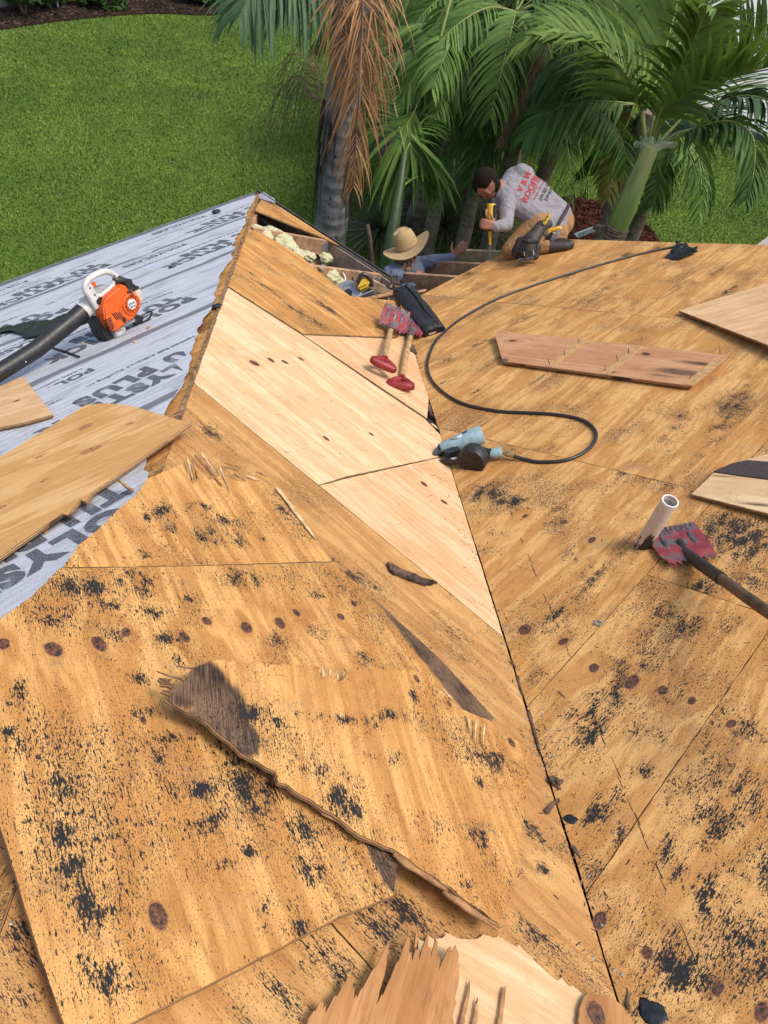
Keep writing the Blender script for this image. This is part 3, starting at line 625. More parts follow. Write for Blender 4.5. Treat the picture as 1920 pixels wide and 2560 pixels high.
# S3: broken rotten piece on top, its left end curling up
_a, _b, _c = onM(1240, 2300, .055), onM(1310, 1880, .035), onM(500, 1720, .125)
loose('broken_plywood_piece', 'broken plywood piece with dark rotten end lying on the large panel', 'plywood',
      [(400, 1684), (432, 1688), (405, 1700), (440, 1702), (470, 1690), (480, 1668), (500, 1655), (532, 1642), (660, 1655), (800, 1668), (790, 1700), (830, 1688), (850, 1705), (877, 1678), (980, 1680), (1075, 1693), (1082, 1725), (1120, 1745), (1150, 1780), (1222, 1811), (1240, 1840), (1290, 1855), (1316, 1880), (1318, 1958), (1300, 2060), (1279, 2175), (1250, 2290), (1236, 2320), (1120, 2228), (979, 2128), (900, 2090), (851, 2047), (740, 1972), (723, 1958), (700, 1950), (690, 1925), (608, 1873), (560, 1830), (506, 1785), (470, 1768), (440, 1752), (417, 1738), (440, 1728), (408, 1718), (446, 1712)],
      plane3(_a, _b, _c), MT['old'], ((850, 1900), (905, 2150)), jag=.003, h=.018, felt0=.10,
      d=[(634, 1773, 32, 18, 1.1), (707, 1801, 14, 10, 1.5), (743, 1779, 10, 8, 1.5), (851, 1798, 55, 11, 1.2), (969, 1792, 14, 13, 1.6), (940, 1811, 22, 18, 1.3), (1027, 1805, 16, 24, 1.3), (1022, 1744, 12, 12, 1.8), (806, 1926, 36, 18, 1.1), (890, 1955, 13, 13, 1.5), (851, 1983, 32, 26, 1.3), (883, 2028, 22, 18, 1.3), (928, 1900, 18, 13, 1.0), (1196, 1967, 9, 11, 1.5), (1203, 2124, 32, 42, 1.0), (1158, 2220, 11, 11, 1.7), (1222, 1900, 40, 26, .9), (985, 1900, 18, 24, 1.0), (1060, 2060, 30, 30, .7), (980, 2000, 20, 30, .7)],
      s=[(440, 1710, 70, 40, 1.3), (510, 1690, 45, 45, 1.4), (560, 1760, 45, 60, 1.4), (600, 1840, 40, 36, 1.3), (590, 1800, 30, 40, 1.2), (540, 1800, 50, 40, 1.3)],
      k=[(1036, 1705, 9), (1273, 1862, 11), (1116, 1767, 7)], bow=lambda u, v: .012*math.sin(v*4)+.02*u*u+.004*mnoise.noise(Vector((u*30, v*30, 0)))*max(0, min(1, abs(v)*3-.6)))
# splintered front lip of S3 and pale split wood
MT['split'] = plain('fresh_split_wood', (.60, .43, .23), .85, .3, 50, dirt=(.34, .19, .08), dirt_amt=.40, bump=.6)
MT['rotten'] = plain('rotten_wood', (.10, .06, .036), .95, .6, 40, dirt=(.03, .02, .015), dirt_amt=.5, bump=.8)
MT['rotten2'] = plain('grey_brown_rotten_wood', (.17, .105, .065), .95, .5, 60, dirt=(.05, .03, .02), dirt_amt=.45, bump=.8)
MT['sliver'] = plain('wood_sliver', (.34, .18, .075), .9, .4, 30, dirt=(.12, .06, .03), dirt_amt=.4, bump=.6)
def sliver(name, label, p, q, wid, thick, mat, cat='splinter', group=None, seed=0, parent=None):
    """a split shard from p to q, fibrous ends"""
    R = random.Random(seed+int(abs(p.x*1000))); n = NM; L = (q-p).length; mw = frame(p, q-p, n)
    top = []; bot = []; N_ = 8; j0, j1 = R.uniform(-.3, .3), R.uniform(-.3, .3); taper = R.uniform(.25, .8)
    for i in range(N_+1):
        f = i/N_; e = (1-taper*f)*(1 if 0 < i < N_ else R.uniform(.2, .8)); b_ = .18*math.sin(3*f+seed)
        top.append((L*f+R.uniform(-.05, .05)*L, wid*(b_+.5*e*R.uniform(.8, 1.1)))); bot.append((L*f+R.uniform(-.05, .05)*L, wid*(b_-.5*e*R.uniform(.8, 1.1))))
    if wid/L > .18:      # frayed, comb-like end
        comb = []
        for k in range(7): comb += [(L*(1+.18*R.random()), wid*(.5-k/7)*(1-taper)), (L*(.86+.06*R.random()), wid*(.5-(k+.6)/7)*(1-taper))]
        top = top[:-1]; bot = bot[:-1]; top = top+comb
    m = MB(); m.prism(top+bot[::-1], 0, thick)
    m.v = [(x, y, z + .25*thick*math.sin(9*x/L+seed)) for x, y, z in m.v]
    o = m.build(name, mat, parent, mw, bevel=min(.0015, thick*.2), seg=1)
    if label: tag(o, label, cat, group)
    return o
ORD = 'first second third fourth fifth sixth seventh eighth ninth tenth eleventh twelfth thirteenth fourteenth'.split()
# fibrous lip along the near edge of the broken piece (a thing of its own: the torn-off veneer strip)
lip = [(600, 1868), (690, 1930), (720, 1962), (800, 2015), (870, 2062), (985, 2135), (1110, 2225), (1240, 2325)]
for i, (a, b) in enumerate(zip(lip[:-1], lip[1:])):
    for k in range(2):
        pa = onM(a[0]+random.uniform(-6, 6), a[1]+4+8*k, .070); pb = onM(b[0]+random.uniform(-6, 10), b[1]+4+8*k, .062)
        sliver('wood_splinter', ORD[i*2+k]+' splinter from the dark rotten end along the near broken edge', pa, pb, .011, .006, MT['split' if (i+k) % 4 == 0 else 'sliver'], group='splinters along the broken edge', seed=i*3+k)
# torn brown veneer and pale split layer at the bottom of the picture
def fibres(base, top, n, seed, reach, mean=.45):
    """edge running base[0]..; between neighbouring points of the polyline the wood ends in sharp fibres reaching along `reach` (pixels on the photo)"""
    R = random.Random(seed); out = []; m = len(base)
    for i in range(n):
        f = i/(n-1)*(m-1); j = min(int(f), m-2); t = f-j; x = base[j][0]+(base[j+1][0]-base[j][0])*t; y = base[j][1]+(base[j+1][1]-base[j][1])*t
        k = R.choice((0, .05, .12, .2, .35, .5, .9, 1.4))*mean
        out.append((x+reach[0]*k+R.uniform(-2, 2), y+reach[1]*k))
    return out
HAND = [(773, 2545), (806, 2505), (812, 2535), (880, 2432), (884, 2500), (905, 2475), (974, 2352), (960, 2440), (940, 2515), (975, 2450), (1020, 2340), (1030, 2405), (1040, 2332), (1048, 2400), (1069, 2322), (1078, 2395), (1087, 2345), (1098, 2425), (1120, 2370), (1143, 2374), (1148, 2440), (1132, 2540)]
VB = []; _R = random.Random(3)
for (a_, b_) in zip(HAND[:-1], HAND[1:]):
    VB.append(a_)
    for f in (.3, .5, .75):
        k = _R.uniform(4, 16) if f != .5 else -_R.uniform(0, 10); VB.append((a_[0]+(b_[0]-a_[0])*f+.32*k+_R.uniform(-2, 2), a_[1]+(b_[1]-a_[1])*f-k))
VB.append(HAND[-1])
loose('torn_veneer_piece', 'jagged brown torn plywood veneer at the bottom edge', 'plywood', [(745, 2640)] + VB + [(1150, 2640)],
      plane3(onM(773, 2560, .03), onM(1060, 2330, .05), onM(1140, 2600, .035)), MT['veneer'], ((980, 2600), (1030, 2400)), jag=.0005, h=.05, t=.005)
loose('split_plywood_layer', 'pale freshly split plywood layer at the bottom edge', 'plywood',
      fibres([(1050, 2360), (1085, 2345), (1150, 2350), (1240, 2345), (1262, 2350), (1320, 2385), (1375, 2440), (1440, 2475), (1500, 2510), (1560, 2550)], None, 41, 9, (-12, -30), .35) + [(1580, 2620), (1050, 2620)],
      plM(.013), MT['new'], ((1150, 2350), (1400, 2520)), jag=.001, h=.03, d=[(1320, 2340, 30, 10, .9), (1440, 2460, 40, 8, .9)], t=.006)
loose('torn_veneer_piece', 'small brown veneer offcut with a ringed knot at the bottom edge', 'plywood', [(1450, 2600), (1445, 2520), (1470, 2485), (1530, 2492), (1560, 2520), (1575, 2600)], plM(.028), MT['veneer'], ((1500, 2600), (1510, 2500)), jag=.004, h=.012, t=.006, k=[(1490, 2535, 24)])
for i, (a, b) in enumerate((((1152, 2575), (1176, 2448)), ((1178, 2585), (1196, 2500)), ((1240, 2590), (1268, 2462)))):
    sliver('wood_splinter', ORD[i]+' brown veneer splinter from the left at the bottom edge', onM(*a, .02), onM(*b, .03), .012, .003, MT['veneer2'] if 'veneer2' in MT else MT['sliver'], group='veneer splinters at the bottom edge', seed=40+i)
# tan sheet resting over the hip, and the smaller sheet behind it
loose('plywood_panel', 'tan plywood panel with pale knots lying over the underlayment, tip on the hip', 'plywood',
      [(-130, 1221), (215, 1012), (270, 1008), (330, 1015), (477, 1058), (232, 1230), (214, 1254), (200, 1250), (170, 1288), (155, 1284), (0, 1392), (-160, 1503)],
      plane3(onL(477, 1060, .045), onL(0, 1392, .055), onL(0, 1141, .03)), MT['tan'], ((100, 1200), (420, 1060)), jag=.0015, h=.02, felt0=0, knotmats=(MT['palekn'], MT['palekn2']),
      k=[(325, 1059, 9), (215, 1067, 16), (228, 1125, 20), (110, 1202, 9), (5, 1268, 10), (98, 1142, 7)], swap=False)
loose('plywood_panel', 'small pale plywood offcut at the left edge behind the tan panel', 'plywood', [(-140, 1010), (0, 965), (56, 940), (132, 1036), (60, 1056), (0, 1068), (-140, 1110)],
      plL(.04), MT['new2'], ((0, 1030), (100, 1000)), h=.02, k=[(42, 1002, 6)], swap=False)
# board lying upside down with its nails pointing up
Q = plR(.045)
qb = loose('nailed_board', 'upturned reddish plywood strip with nails sticking up', 'plywood', [(1238, 836), (1246, 827), (1430, 846), (1614, 865), (1818, 888), (1728, 965), (1500, 935), (1256, 903)],
      plane3(onR(1240, 830, .05), onR(1818, 888, .05), onR(1728, 965, .03)), MT['back'], ((1300, 860), (1700, 905)), h=.02, t=.014,
      d=[], s=[(1700, 930, 60, 12, .75), (1760, 910, 60, 10, .65), (1650, 938, 40, 8, .5), (1258, 900, 14, 8, .8)], k=[(1282, 852, 7), (1615, 885, 9), (1530, 930, 6)], swap=False)
MT['bandwood'] = plain('unweathered_stripe', (.50, .29, .12), .8, .2, 30)
Qp = onP(plane3(onR(1240, 830, .0515), onR(1818, 888, .0515), onR(1728, 965, .0315)))
inv = qb.matrix_world.inverted()
for (a, b, w_) in (((1462, 849), (1372, 917), 9), ((1600, 864), (1512, 936), 10), ((1806, 890), (1722, 962), 12)):
    m = MB(); P = [inv @ Qp(a[0]-w_, a[1]), inv @ Qp(a[0]+w_, a[1]+2), inv @ Qp(b[0]+w_, b[1]+1), inv @ Qp(b[0]-w_, b[1]-2)]
    m.prism([(p.x, p.y) for p in P], P[0].z-.002, P[0].z+.0006); o = m.build('pale_stripe', MT['bandwood']); o.parent = qb
MT['rust'] = plain('rusty_nail', (.09, .055, .04), .6, .4, 200, metal=.4)
for (u, v) in ((1448, 858), (1412, 887), (1571, 884), (1545, 903), (1512, 925), (1800, 884), (1725, 948), (1375, 912)):
    p = Qp(u, v); tip = p + (NR*.036 + Vector((random.uniform(-.01, .01), random.uniform(-.01, .01), 0))); m = MB()
    m.tube([inv @ p, inv @ (p*.4+tip*.6), inv @ tip], [.0021, .0021, .0006], 6); o = m.build('nail', MT['rust']); o.parent = qb
loose('plywood_panel', 'new pale plywood panel at the right edge of the frame', 'plywood', [(1697, 776), (2050, 668), (2440, 790), (2090, 928)],
      plane3(onR(1697, 776, .03), onR(1920, 708, .05), onR(1920, 862, .06)), MT['new2'], ((1760, 790), (1950, 740)), h=.03, swap=False)
wb = loose('shingled_board', 'weathered board at right carrying a strip of dark shingle', 'plywood', [(1728, 1235), (1789, 1178), (1850, 1152), (2120, 1090), (2300, 1380)],
      plane3(onR(1728, 1235, .02), onR(1920, 1140, .03), onR(1920, 1279, .035)), MT['new'], ((1750, 1225), (1950, 1240)), h=.012, s=[(1900, 1262, 40, 6, .6), (1800, 1190, 40, 5, .5)], d=[(1840, 1215, 60, 6, .4)], swap=False)
MT['shingle'] = plain('granular_dark_shingle', (.055, .040, .040), .95, .9, 420, bump=.8)
Wp = onP(plane3(onR(1728, 1235, .022), onR(1920, 1140, .032), onR(1920, 1279, .037))); inv = wb.matrix_world.inverted()
m = MB(); P = [inv @ Wp(u, v) for u, v in ((1784, 1180), (1830, 1160), (1866, 1152), (1920, 1156), (2100, 1170), (2130, 1240), (1920, 1199), (1850, 1190))]; m.prism([(p.x, p.y) for p in P], P[0].z-.003, P[0].z+.004); o = m.build('shingle_remnant', MT['shingle']); o.parent = wb
# ================================================================ debris
def deb(u0, v0, u1, v1, w_, on, mat, label, cat='splinter', group='wood splinters on the roof', th=.005, h=.004):
    p, q = on(u0, v0, h), on(u1, v1, h+.003); k = (p-CAM).length/FPX
    return sliver('wood_splinter', label, p, q, w_*k, th, MT[mat], cat, group, seed=int(u0+v0))
deb(968, 1422, 1074, 1458, 40, onM, 'rotten', 'dark comb-shaped chunk of rotten wood beside the new pale sheet', group=None, th=.012)
deb(1440, 1398, 1488, 1360, 16, onR, 'sliver', 'short brown splinter to the left of the vent pipe', group=None)
deb(1332, 1895, 1395, 1908, 14, onR, 'rotten', 'dark splinter across the valley, uppermost of the valley scraps', group=None)
deb(1375, 1942, 1438, 1985, 34, onR, 'rotten', 'frayed dark wood scrap beside the valley', group=None, th=.008)
deb(1390, 1960, 1432, 1935, 14, onR, 'rotten', 'short dark splinter lying on the frayed valley scrap', group=None, h=.012)
deb(1362, 2030, 1398, 2002, 14, onM, 'rotten', 'dark splinter on the near side of the valley', group=None)
deb(1428, 2115, 1455, 2140, 12, onR, 'rotten', 'small dark splinter low in the valley', group=None)
deb(1398, 1728, 1432, 1745, 8, onR, 'sliver', 'thin splinter right of the valley beside two old nail heads', group=None)
deb(1318, 1775, 1352, 1885, 10, onR, 'rotten', 'long dark splinter wedged in the valley gap', group=None, h=.0)
deb(1290, 1690, 1308, 1738, 9, onR, 'rotten', 'narrow dark splinter wedged high in the valley gap', group=None, h=.0)
deb(1275, 1655, 1300, 1664, 10, onR, 'rotten', 'tiny dark splinter at the valley edge', group=None)
deb(1570, 2528, 1574, 2470, 12, onR, 'rotten', 'upright dark splinter beside the tar blob', group=None)
deb(335, 1230, 298, 1226, 12, onL, 'sliver', 'orange splinter on the underlayment by the hip', group=None, h=.03)
deb(108, 1308, 140, 1338, 16, onL, 'sliver', 'orange splinter under the edge of the tan panel', group=None, h=.03)
deb(337, 858, 362, 843, 10, onL, 'split', 'pale chip on the underlayment below the blower', group=None, h=.02)
deb(370, 818, 380, 834, 10, onL, 'sliver', 'orange chip on the underlayment right of the blower', group=None, h=.02)
deb(205, 856, 248, 848, 10, onL, 'split', 'pale flat chip on the underlayment under the blower foot', group=None, h=.02)
deb(1062, 838, 1090, 840, 10, onR, 'split', 'pale chip near the handle of the two shovels', group=None)
deb(1028, 865, 1046, 882, 40, onR, 'rotten', 'rounded brown bark-like chip beside the second shovel', group=None, th=.01)
deb(1066, 1010, 1085, 1040, 18, onR, 'rotten', 'dark wood crumb in the valley above the nailer', group=None, th=.01)
deb(1080, 1060, 1100, 1064, 10, onR, 'split', 'pale chip in the valley above the nailer', group=None)
for i, (u, v) in enumerate(((468, 1145), (478, 1150), (486, 1138), (500, 1130), (520, 1150), (530, 1185), (545, 1165), (562, 1158), (585, 1188), (612, 1190), (640, 1180))):
    deb(u, v, u+random.uniform(14, 40), v+random.uniform(26, 70)*(.3 if u > 560 else 1), random.uniform(4, 7), onM, 'sliver' if i % 3 else 'split', ORD[i]+' splinter from the left at the torn far end of the old panel', group='splinters at the torn end of the old panel', h=.024)
for i, (u0, v0, u1, v1) in enumerate(((805, 1668, 812, 1715), (822, 1672, 826, 1712), (840, 1680, 846, 1716), (860, 1682, 858, 1708), (1168, 1790, 1175, 1830), (1190, 1800, 1186, 1850), (1210, 1812, 1206, 1860), (1105, 1722, 1130, 1750))):
    deb(u0, v0, u1, v1, 6, onM, 'split', ORD[i]+' pale fibre from the left along the far broken edge of the rotten piece', group='fibres along the far broken edge', h=.075, th=.004)
deb(690, 1220, 788, 1348, 12, onM, 'split', 'long pale splinter peeling off the old panel', group=None, h=.022)
deb(455, 1700, 388, 1676, 6, onM, 'rotten2', 'longest grey-brown splinter at the tip of the rotten end', group=None, h=.108, th=.0025)
deb(470, 1715, 402, 1706, 6, onM, 'rotten2', 'lower grey-brown splinter at the tip of the rotten end', group=None, h=.108, th=.0025)
deb(490, 1672, 440, 1664, 6, onM, 'rotten2', 'upper grey-brown splinter at the tip of the rotten end', group=None, h=.108, th=.0025)
deb(520, 1660, 470, 1720, 14, onM, 'rotten2', 'cracked rotten flake lying on the rotten end', group=None, h=.108, th=.0025)
# tar line along the old valley flashing, tar blob, nail heads, sheathing clip
m = MB(); R = random.Random(5)
for k in range(70):
    if R.random() < .35: continue
    y = -1.98-k*.024; x = X2-y+.245+R.uniform(-.004, .004)
    if k*.024 > 1.72: break
    w_ = R.uniform(.0006, .0022); m.add([(x-w_, y+w_*.3, zR(x-w_)+.0008), (x+w_, y-w_*.3, zR(x+w_)+.0008), (x+.0255+w_, y-.024, zR(x+.0255+w_)+.0008), (x+.0255-w_, y-.024, zR(x+.0255-w_)+.0008)], [(0, 1, 2, 3)])
o = hpart(m.build('tar_line', MT['tar'])); o['kind'] = 'stuff'
def blob(name, label, u, v, r, on, mat, flat_=.25, seed=0):
    p = on(u, v, 0); k = (p-CAM).length/FPX*r; mw = frame(p, (1, .3, 0), NR); me = bpy.data.meshes.new(name); bm = bmesh.new(); bmesh.ops.create_icosphere(bm, subdivisions=3, radius=1)
    for q in bm.verts:
        n_ = 1+.35*mnoise.noise(q.co*1.7+Vector((seed, 0, 0)))+.15*mnoise.noise(q.co*5); q.co = Vector((q.co.x*k*n_*1.3, q.co.y*k*n_, max(-.1, q.co.z)*k*flat_*n_))
    for f in bm.faces: f.smooth = True
    bm.to_mesh(me); bm.free(); return tag(link(name, me, mat, None, mw), label, 'debris')
blob('tar_blob', 'shiny black tar blob at the bottom right', 1630, 2532, 24, onR, MT['tar'], .10, 3)
blob('felt_scrap', 'black felt crumb beside the valley line', 1427, 2048, 12, onR, MT['tar'], .12, 5)
blob('felt_scrap', 'black lump on the underlayment near the far eave', 541, 530, 9, lambda u, v, h: onL(u, v, .02), MT['tar'], .6, 8)
blob('felt_scrap', 'small black crumb on the underlayment right of the blower', 427, 668, 5, lambda u, v, h: onL(u, v, .02), MT['tar'], .5, 9)
blob('felt_scrap', 'black torn felt lump on the hip strip beside the new sheet', 543, 765, 11, lambda u, v, h: onL(u, v, .015), MT['tar'], .5, 11)
nm = MB(); nm.lathe([(0.0001, .0006), (.0026, .0006), (.0033, .0002), (.0033, -.001)], None, 10); first = None
for i, (u, v, on, nn) in enumerate([(1262, 1562, onR, NR), (1268, 1566, onR, NR), (1281, 1596, onR, NR), (1263, 1612, onM, NM), (1326, 1715, onR, NR), (1320, 1746, onR, NR), (1294, 1740, onM, NM), (1355, 1786, onR, NR), (1314, 1797, onM, NM), (1370, 1826, onR, NR), (1338, 1864, onM, NM), (1360, 1920, onM, NM), (1385, 1892, onR, NR), (1273, 1670, onM, NM), (1473, 2190, onR, NR), (1505, 2312, onR, NR), (1535, 2425, onR, NR), (1484, 2395, onM, NM), (1473, 2304, onR, NR), (1555, 2435, onR, NR), (28, 2307, onM, NM), (1907, 1534, onR, NR)]):
    p = on(u, v, .0008)
    if first is None: o = nm.build('nail_head', MT['nail'], smooth=True); first = o
    else: o = first.copy(); COL.objects.link(o)
    if u == 28: p = on(u, v, .0008)
    o.matrix_world = frame(p, (1, 0, 0), nn); hpart(o)
m = MB(); m.box((0, .010, 0), (.024, .005, .002)); m.box((0, -.010, 0), (.024, .005, .002)); m.box((.0095, 0, 0), (.005, .015, .002)); m.box((-.0095, 0, 0), (.005, .015, .002))
tag(m.build('sheathing_clip', MT['plate'], None, frame(onR(1496, 1557, .004), (0, 1, 0), NR)), 'small square metal sheathing clip on a plywood seam', 'clip')
# crumbs: felt grit and wood chips too small to pick apart
def crumbs(name, label, n, seed, mat, smin, smax, valley):
    R = random.Random(seed); m = MB(); k = 0
    while k < n:
        if R.random() < valley: t_ = R.uniform(1.2, 4.0); d_ = R.gauss(0, .05); x = X2+t_+d_*.5; y = -t_+d_; z = max(zM(y), zR(x)) if d_ < 0 else zR(x); z = zR(x) if x > X2-y else zM(y); nn = NR if x > X2-y else NM
        else:
            u, v = R.uniform(430, 1920), R.uniform(1000, 2560); q = onR(u, v)
            if q.x > X2-q.y: x, y, z, nn = q.x, q.y, q.z, NR
            else: q = onM(u, v, .0); x, y, z, nn = q.x, q.y, q.z, NM
            if v > 1150 and u < 1250: continue
        k += 1; s_ = R.uniform(smin, smax); th = R.uniform(0, 6.28); M = frame((x, y, z), (math.cos(th), math.sin(th), 0), nn).to_3x3(); m.box(Vector((x, y, z))+nn*s_*.12, (s_*R.uniform(1, 4), s_*R.uniform(.3, .8), s_*.25), M)
    o = m.build(name, mat); return tag(o, label, 'debris', kind='stuff')
crumbs('felt_grit', 'fine black felt grit scattered over the roof deck', 420, 2, MT['tar'], .0015, .0045, .35)
crumbs('wood_chips', 'small wood chips scattered over the roof deck and valley', 300, 3, MT['sliver'], .002, .005, .6)
# ================================================================ tools
MT['black'] = plain('black_plastic', (.018, .018, .019), .45, .4, 60, dirt=(.07, .06, .05), dirt_amt=.38)
MT['blackrub'] = plain('black_rubber_hose', (.022, .023, .022), .5, .3, 80)
MT['redpaint'] = plain('worn_red_paint', (.27, .035, .040), .5, .35, 30, dirt=(.12, .115, .115), dirt_amt=.50, dscale=14, bump=.3)
MT['redgrip'] = plain('red_plastic_grip', (.25, .022, .020), .45, .25, 40, dirt=(.16, .05, .045), dirt_amt=.4)
MT['steel'] = plain('scuffed_steel', (.15, .15, .16), .45, .4, 40, metal=.5, dirt=(.06, .06, .065), dirt_amt=.5, dscale=25)
MT['bright'] = plain('bright_worn_steel', (.62, .62, .63), .35, .2, 60, metal=.6)
MT['ash'] = plain('ash_handle_wood', (.46, .29, .125), .6, .3, 20, dirt=(.10, .06, .035), dirt_amt=.44, dscale=16)
MT['darkwood'] = plain('dark_worn_handle', (.105, .062, .034), .6, .5, 24, dirt=(.20, .13, .07), dirt_amt=.42, dscale=12)
def shovel(name, label, mw, L, rise, wood, ferrule, gripped=True, W=.20, BL=.20, tilt=0.0):
    """local: x from the toothed edge to the grip, z away from the roof"""
    t = tag(empty(name, mw=mw), label, 'shovel', 'shingle removal shovels')
    # blade: toothed front edge, notched heel, pressed kick plate
    pts = []; nt = 10
    for i in range(nt):
        y = -W/2 + W*i/nt; y1 = -W/2+W*(i+1)/nt
        pts += [(0, y+.0015), (.002, y1-.009), (.034 if i < nt-1 else .0, y1-.006), (.034 if i < nt-1 else .0, y1-.003)]
    pts += [(0, W/2), (.03, W/2+.004), (BL*.7, W/2+.002), (BL, W/2-.02)]
    for i in range(3): y = W/2-.028-i*.02; pts += [(BL+.004, y), (BL-.022, y-.005), (BL-.022, y-.009)]
    pts += [(BL-.01, .025), (BL-.012, -.025)]
    for i in range(3): y = -.035-i*.02; pts += [(BL-.022, y), (BL-.022, y-.004), (BL+.004, y-.009)]
    pts += [(BL, -W/2+.02), (BL*.7, -W/2-.002), (.03, -W/2-.004)]
    dd = dense(pts, .02); b2 = [Vector(p) for p in pts]
    r = delaunay_2d_cdt(b2, [], [list(range(len(b2)))], 1, 1e-6); n = len(r[0])
    def z(x, y): return .004 + tilt*max(0, BL-x) + .05*max(0, x-.02)**1.3*1.6 + .006*(1-min(1, abs(y)/.03))*(1 if x > .07 else 0)
    V = [(p.x, p.y, z(p.x, p.y)) for p in r[0]] + [(p.x, p.y, z(p.x, p.y)-.003) for p in r[0]]
    F = [tuple(f) for f in r[2]] + [tuple(i+n for i in reversed(f)) for f in r[2]]
    if n == len(pts): F += [(i, n+i, n+(i+1) % n, (i+1) % n) for i in range(n)]
    m = MB(); m.add(V, F); bl = m.build('blade', MT['redpaint'], t)
    m = MB()
    for i in range(nt):
        y = -W/2+W*(i+.45)/nt; m.box((.026, y, z(.026, y)+.0008), (.046, W/nt*.62, .0016), Matrix.Rotation(math.atan(tilt), 3, 'Y'))
    m.build('worn_tooth_edge', MT['steel'], bl)
    for sy in (-1, 1):
        m = MB(); m.ball((BL*.42, sy*W*.27, z(BL*.42, sy*W*.27)), (.045, .010, .006), Matrix.Rotation(math.atan(tilt), 3, 'Y'), n=14, m=8); m.build('pressed_rib', MT['steel'], bl, smooth=True)
    zz = lambda x: z(BL, 0) + (x-BL)*rise
    m = MB(); m.tube([(BL*.42, 0, z(BL*.42, 0)), (BL*.62, 0, zz(BL*.62)+.006), (BL+.03, 0, zz(BL+.03)), (BL+ferrule, 0, zz(BL+ferrule))], [.010, .019, .021, .021], 14); m.build('socket', MT['black' if ferrule > .13 else 'steel'], t, smooth=True)
    m = MB(); xs = np.linspace(BL+ferrule-.02, L-.10, 9); m.tube([(x, .003*math.sin(x*7), zz(x)) for x in xs], [.018]*9, 14); m.build('handle', wood, t, smooth=True)
    if gripped:
        m = MB(); xg = L-.10; zg = zz(L-.05)
        m.tube([(xg-.02, 0, zz(xg-.02)), (xg+.02, 0, zz(xg+.02))], [.022, .024], 14)
        for sy in (-1, 1): m.tube([(xg+.015, sy*.008, zz(xg+.015)), (xg+.04, sy*.035, zz(xg+.04)), (L-.02, sy*.060, zg), (L+.01, sy*.062, zg)], [.020, .020, .019, .018], 10)
        m.tube([(L+.004, -.064, zg), (L+.006, -.03, zg), (L+.006, .03, zg), (L+.004, .064, zg)], [.020, .024, .024, .020], 14)
        m.build('d_grip', MT['redgrip'], t, smooth=True)
    return t
def along(on, a, b, ha, hb, n):
    p, q = on(*a, ha), on(*b, hb); return frame(p, q-p, n), (q-p).length
def shov2(label, heel, grip, hh, gh, n, on1, on2, tl):
    p, q = on1(*heel, hh), on2(*grip, gh); d = (q-p).normalized(); o_ = p-d*.19; return shovel('shingle_shovel', label, frame(o_, d, n), (q-p).length+.21, .03, MT['ash'], .07, tilt=tl, W=.175, BL=.19)
shov2('shingle shovel with scuffed red blade uncovered, left of the pair', (974, 826), (953, 922), .03, .04, NM, onM, onM, .62)
shov2('shingle shovel half under the black bag, right of the pair', (1026, 838), (1003, 948), .04, .05, (NM+NR)*.5, onM, onM, .35)
mw = frame(onR(1670, 1318, .012), onR(1742, 1420, .012)-onR(1670, 1318, .012), NR); shovel('shingle_shovel', 'red toothed shingle shovel with long dark handle beside the vent pipe', mw, 1.25, .36, MT['darkwood'], .20, W=.185, BL=.245)
# black fabric bag over the valley
p, q = onR(1016, 755, .13), onR(1078, 800, .10); mw = frame((p+q)/2, q-p, (NM+NR)*.5+Vector((.1, -.35, 0)))
t = tag(empty('tool_bag', mw=mw), 'black fabric tool bag lying over the second shovel in the valley', 'bag'); L = (q-p).length+.10
m = MB(); bmv = []
me = bpy.data.meshes.new('bag_body'); bm = bmesh.new(); bmesh.ops.create_cube(bm, size=1); bmesh.ops.subdivide_edges(bm, edges=bm.edges, cuts=9, use_grid_fill=True)
for v in bm.verts:
    x, y, z = v.co; k = 1-.10*abs(x)*2; r_ = mnoise.noise(Vector((x*4, y*4, z*4)))*.010
    ex = 1/(max(abs(y), abs(z), 1e-3)*2)*.5; v.co = Vector((x*L, y*.165*k*(1-.25*(abs(z)*2)**3), z*.085*k*(1-.3*(abs(y)*2)**3))) + Vector((0, r_, r_))
for f in bm.faces: f.smooth = True
bm.to_mesh(me); bm.free(); link('bag_body', me, plain('black_cordura', (.012, .011, .013), .6, .5, 30, dirt=(.035, .026, .03), dirt_amt=.45, bump=.6), t)
m = MB(); m.tube(spline([(-L*.48, .02, .045), (-L*.2, .03, .046), (L*.2, .02, .046), (L*.47, .03, .040)], 6), .006, 8); m.build('zip_seam', MT['black'], t, smooth=True)
m = MB(); m.box((L*.50, -.02, .0), (.004, .05, .012)); m.build('grey_tab', MT['bright'], t)
m = MB(); m.tube(spline([(-L*.45, -.05, .03), (-L*.62, -.09, .02), (-L*.75, -.05, .0), (-L*.66, .02, -.01)], 6), .007, 8); m.build('strap', MT['black'], t, smooth=True)
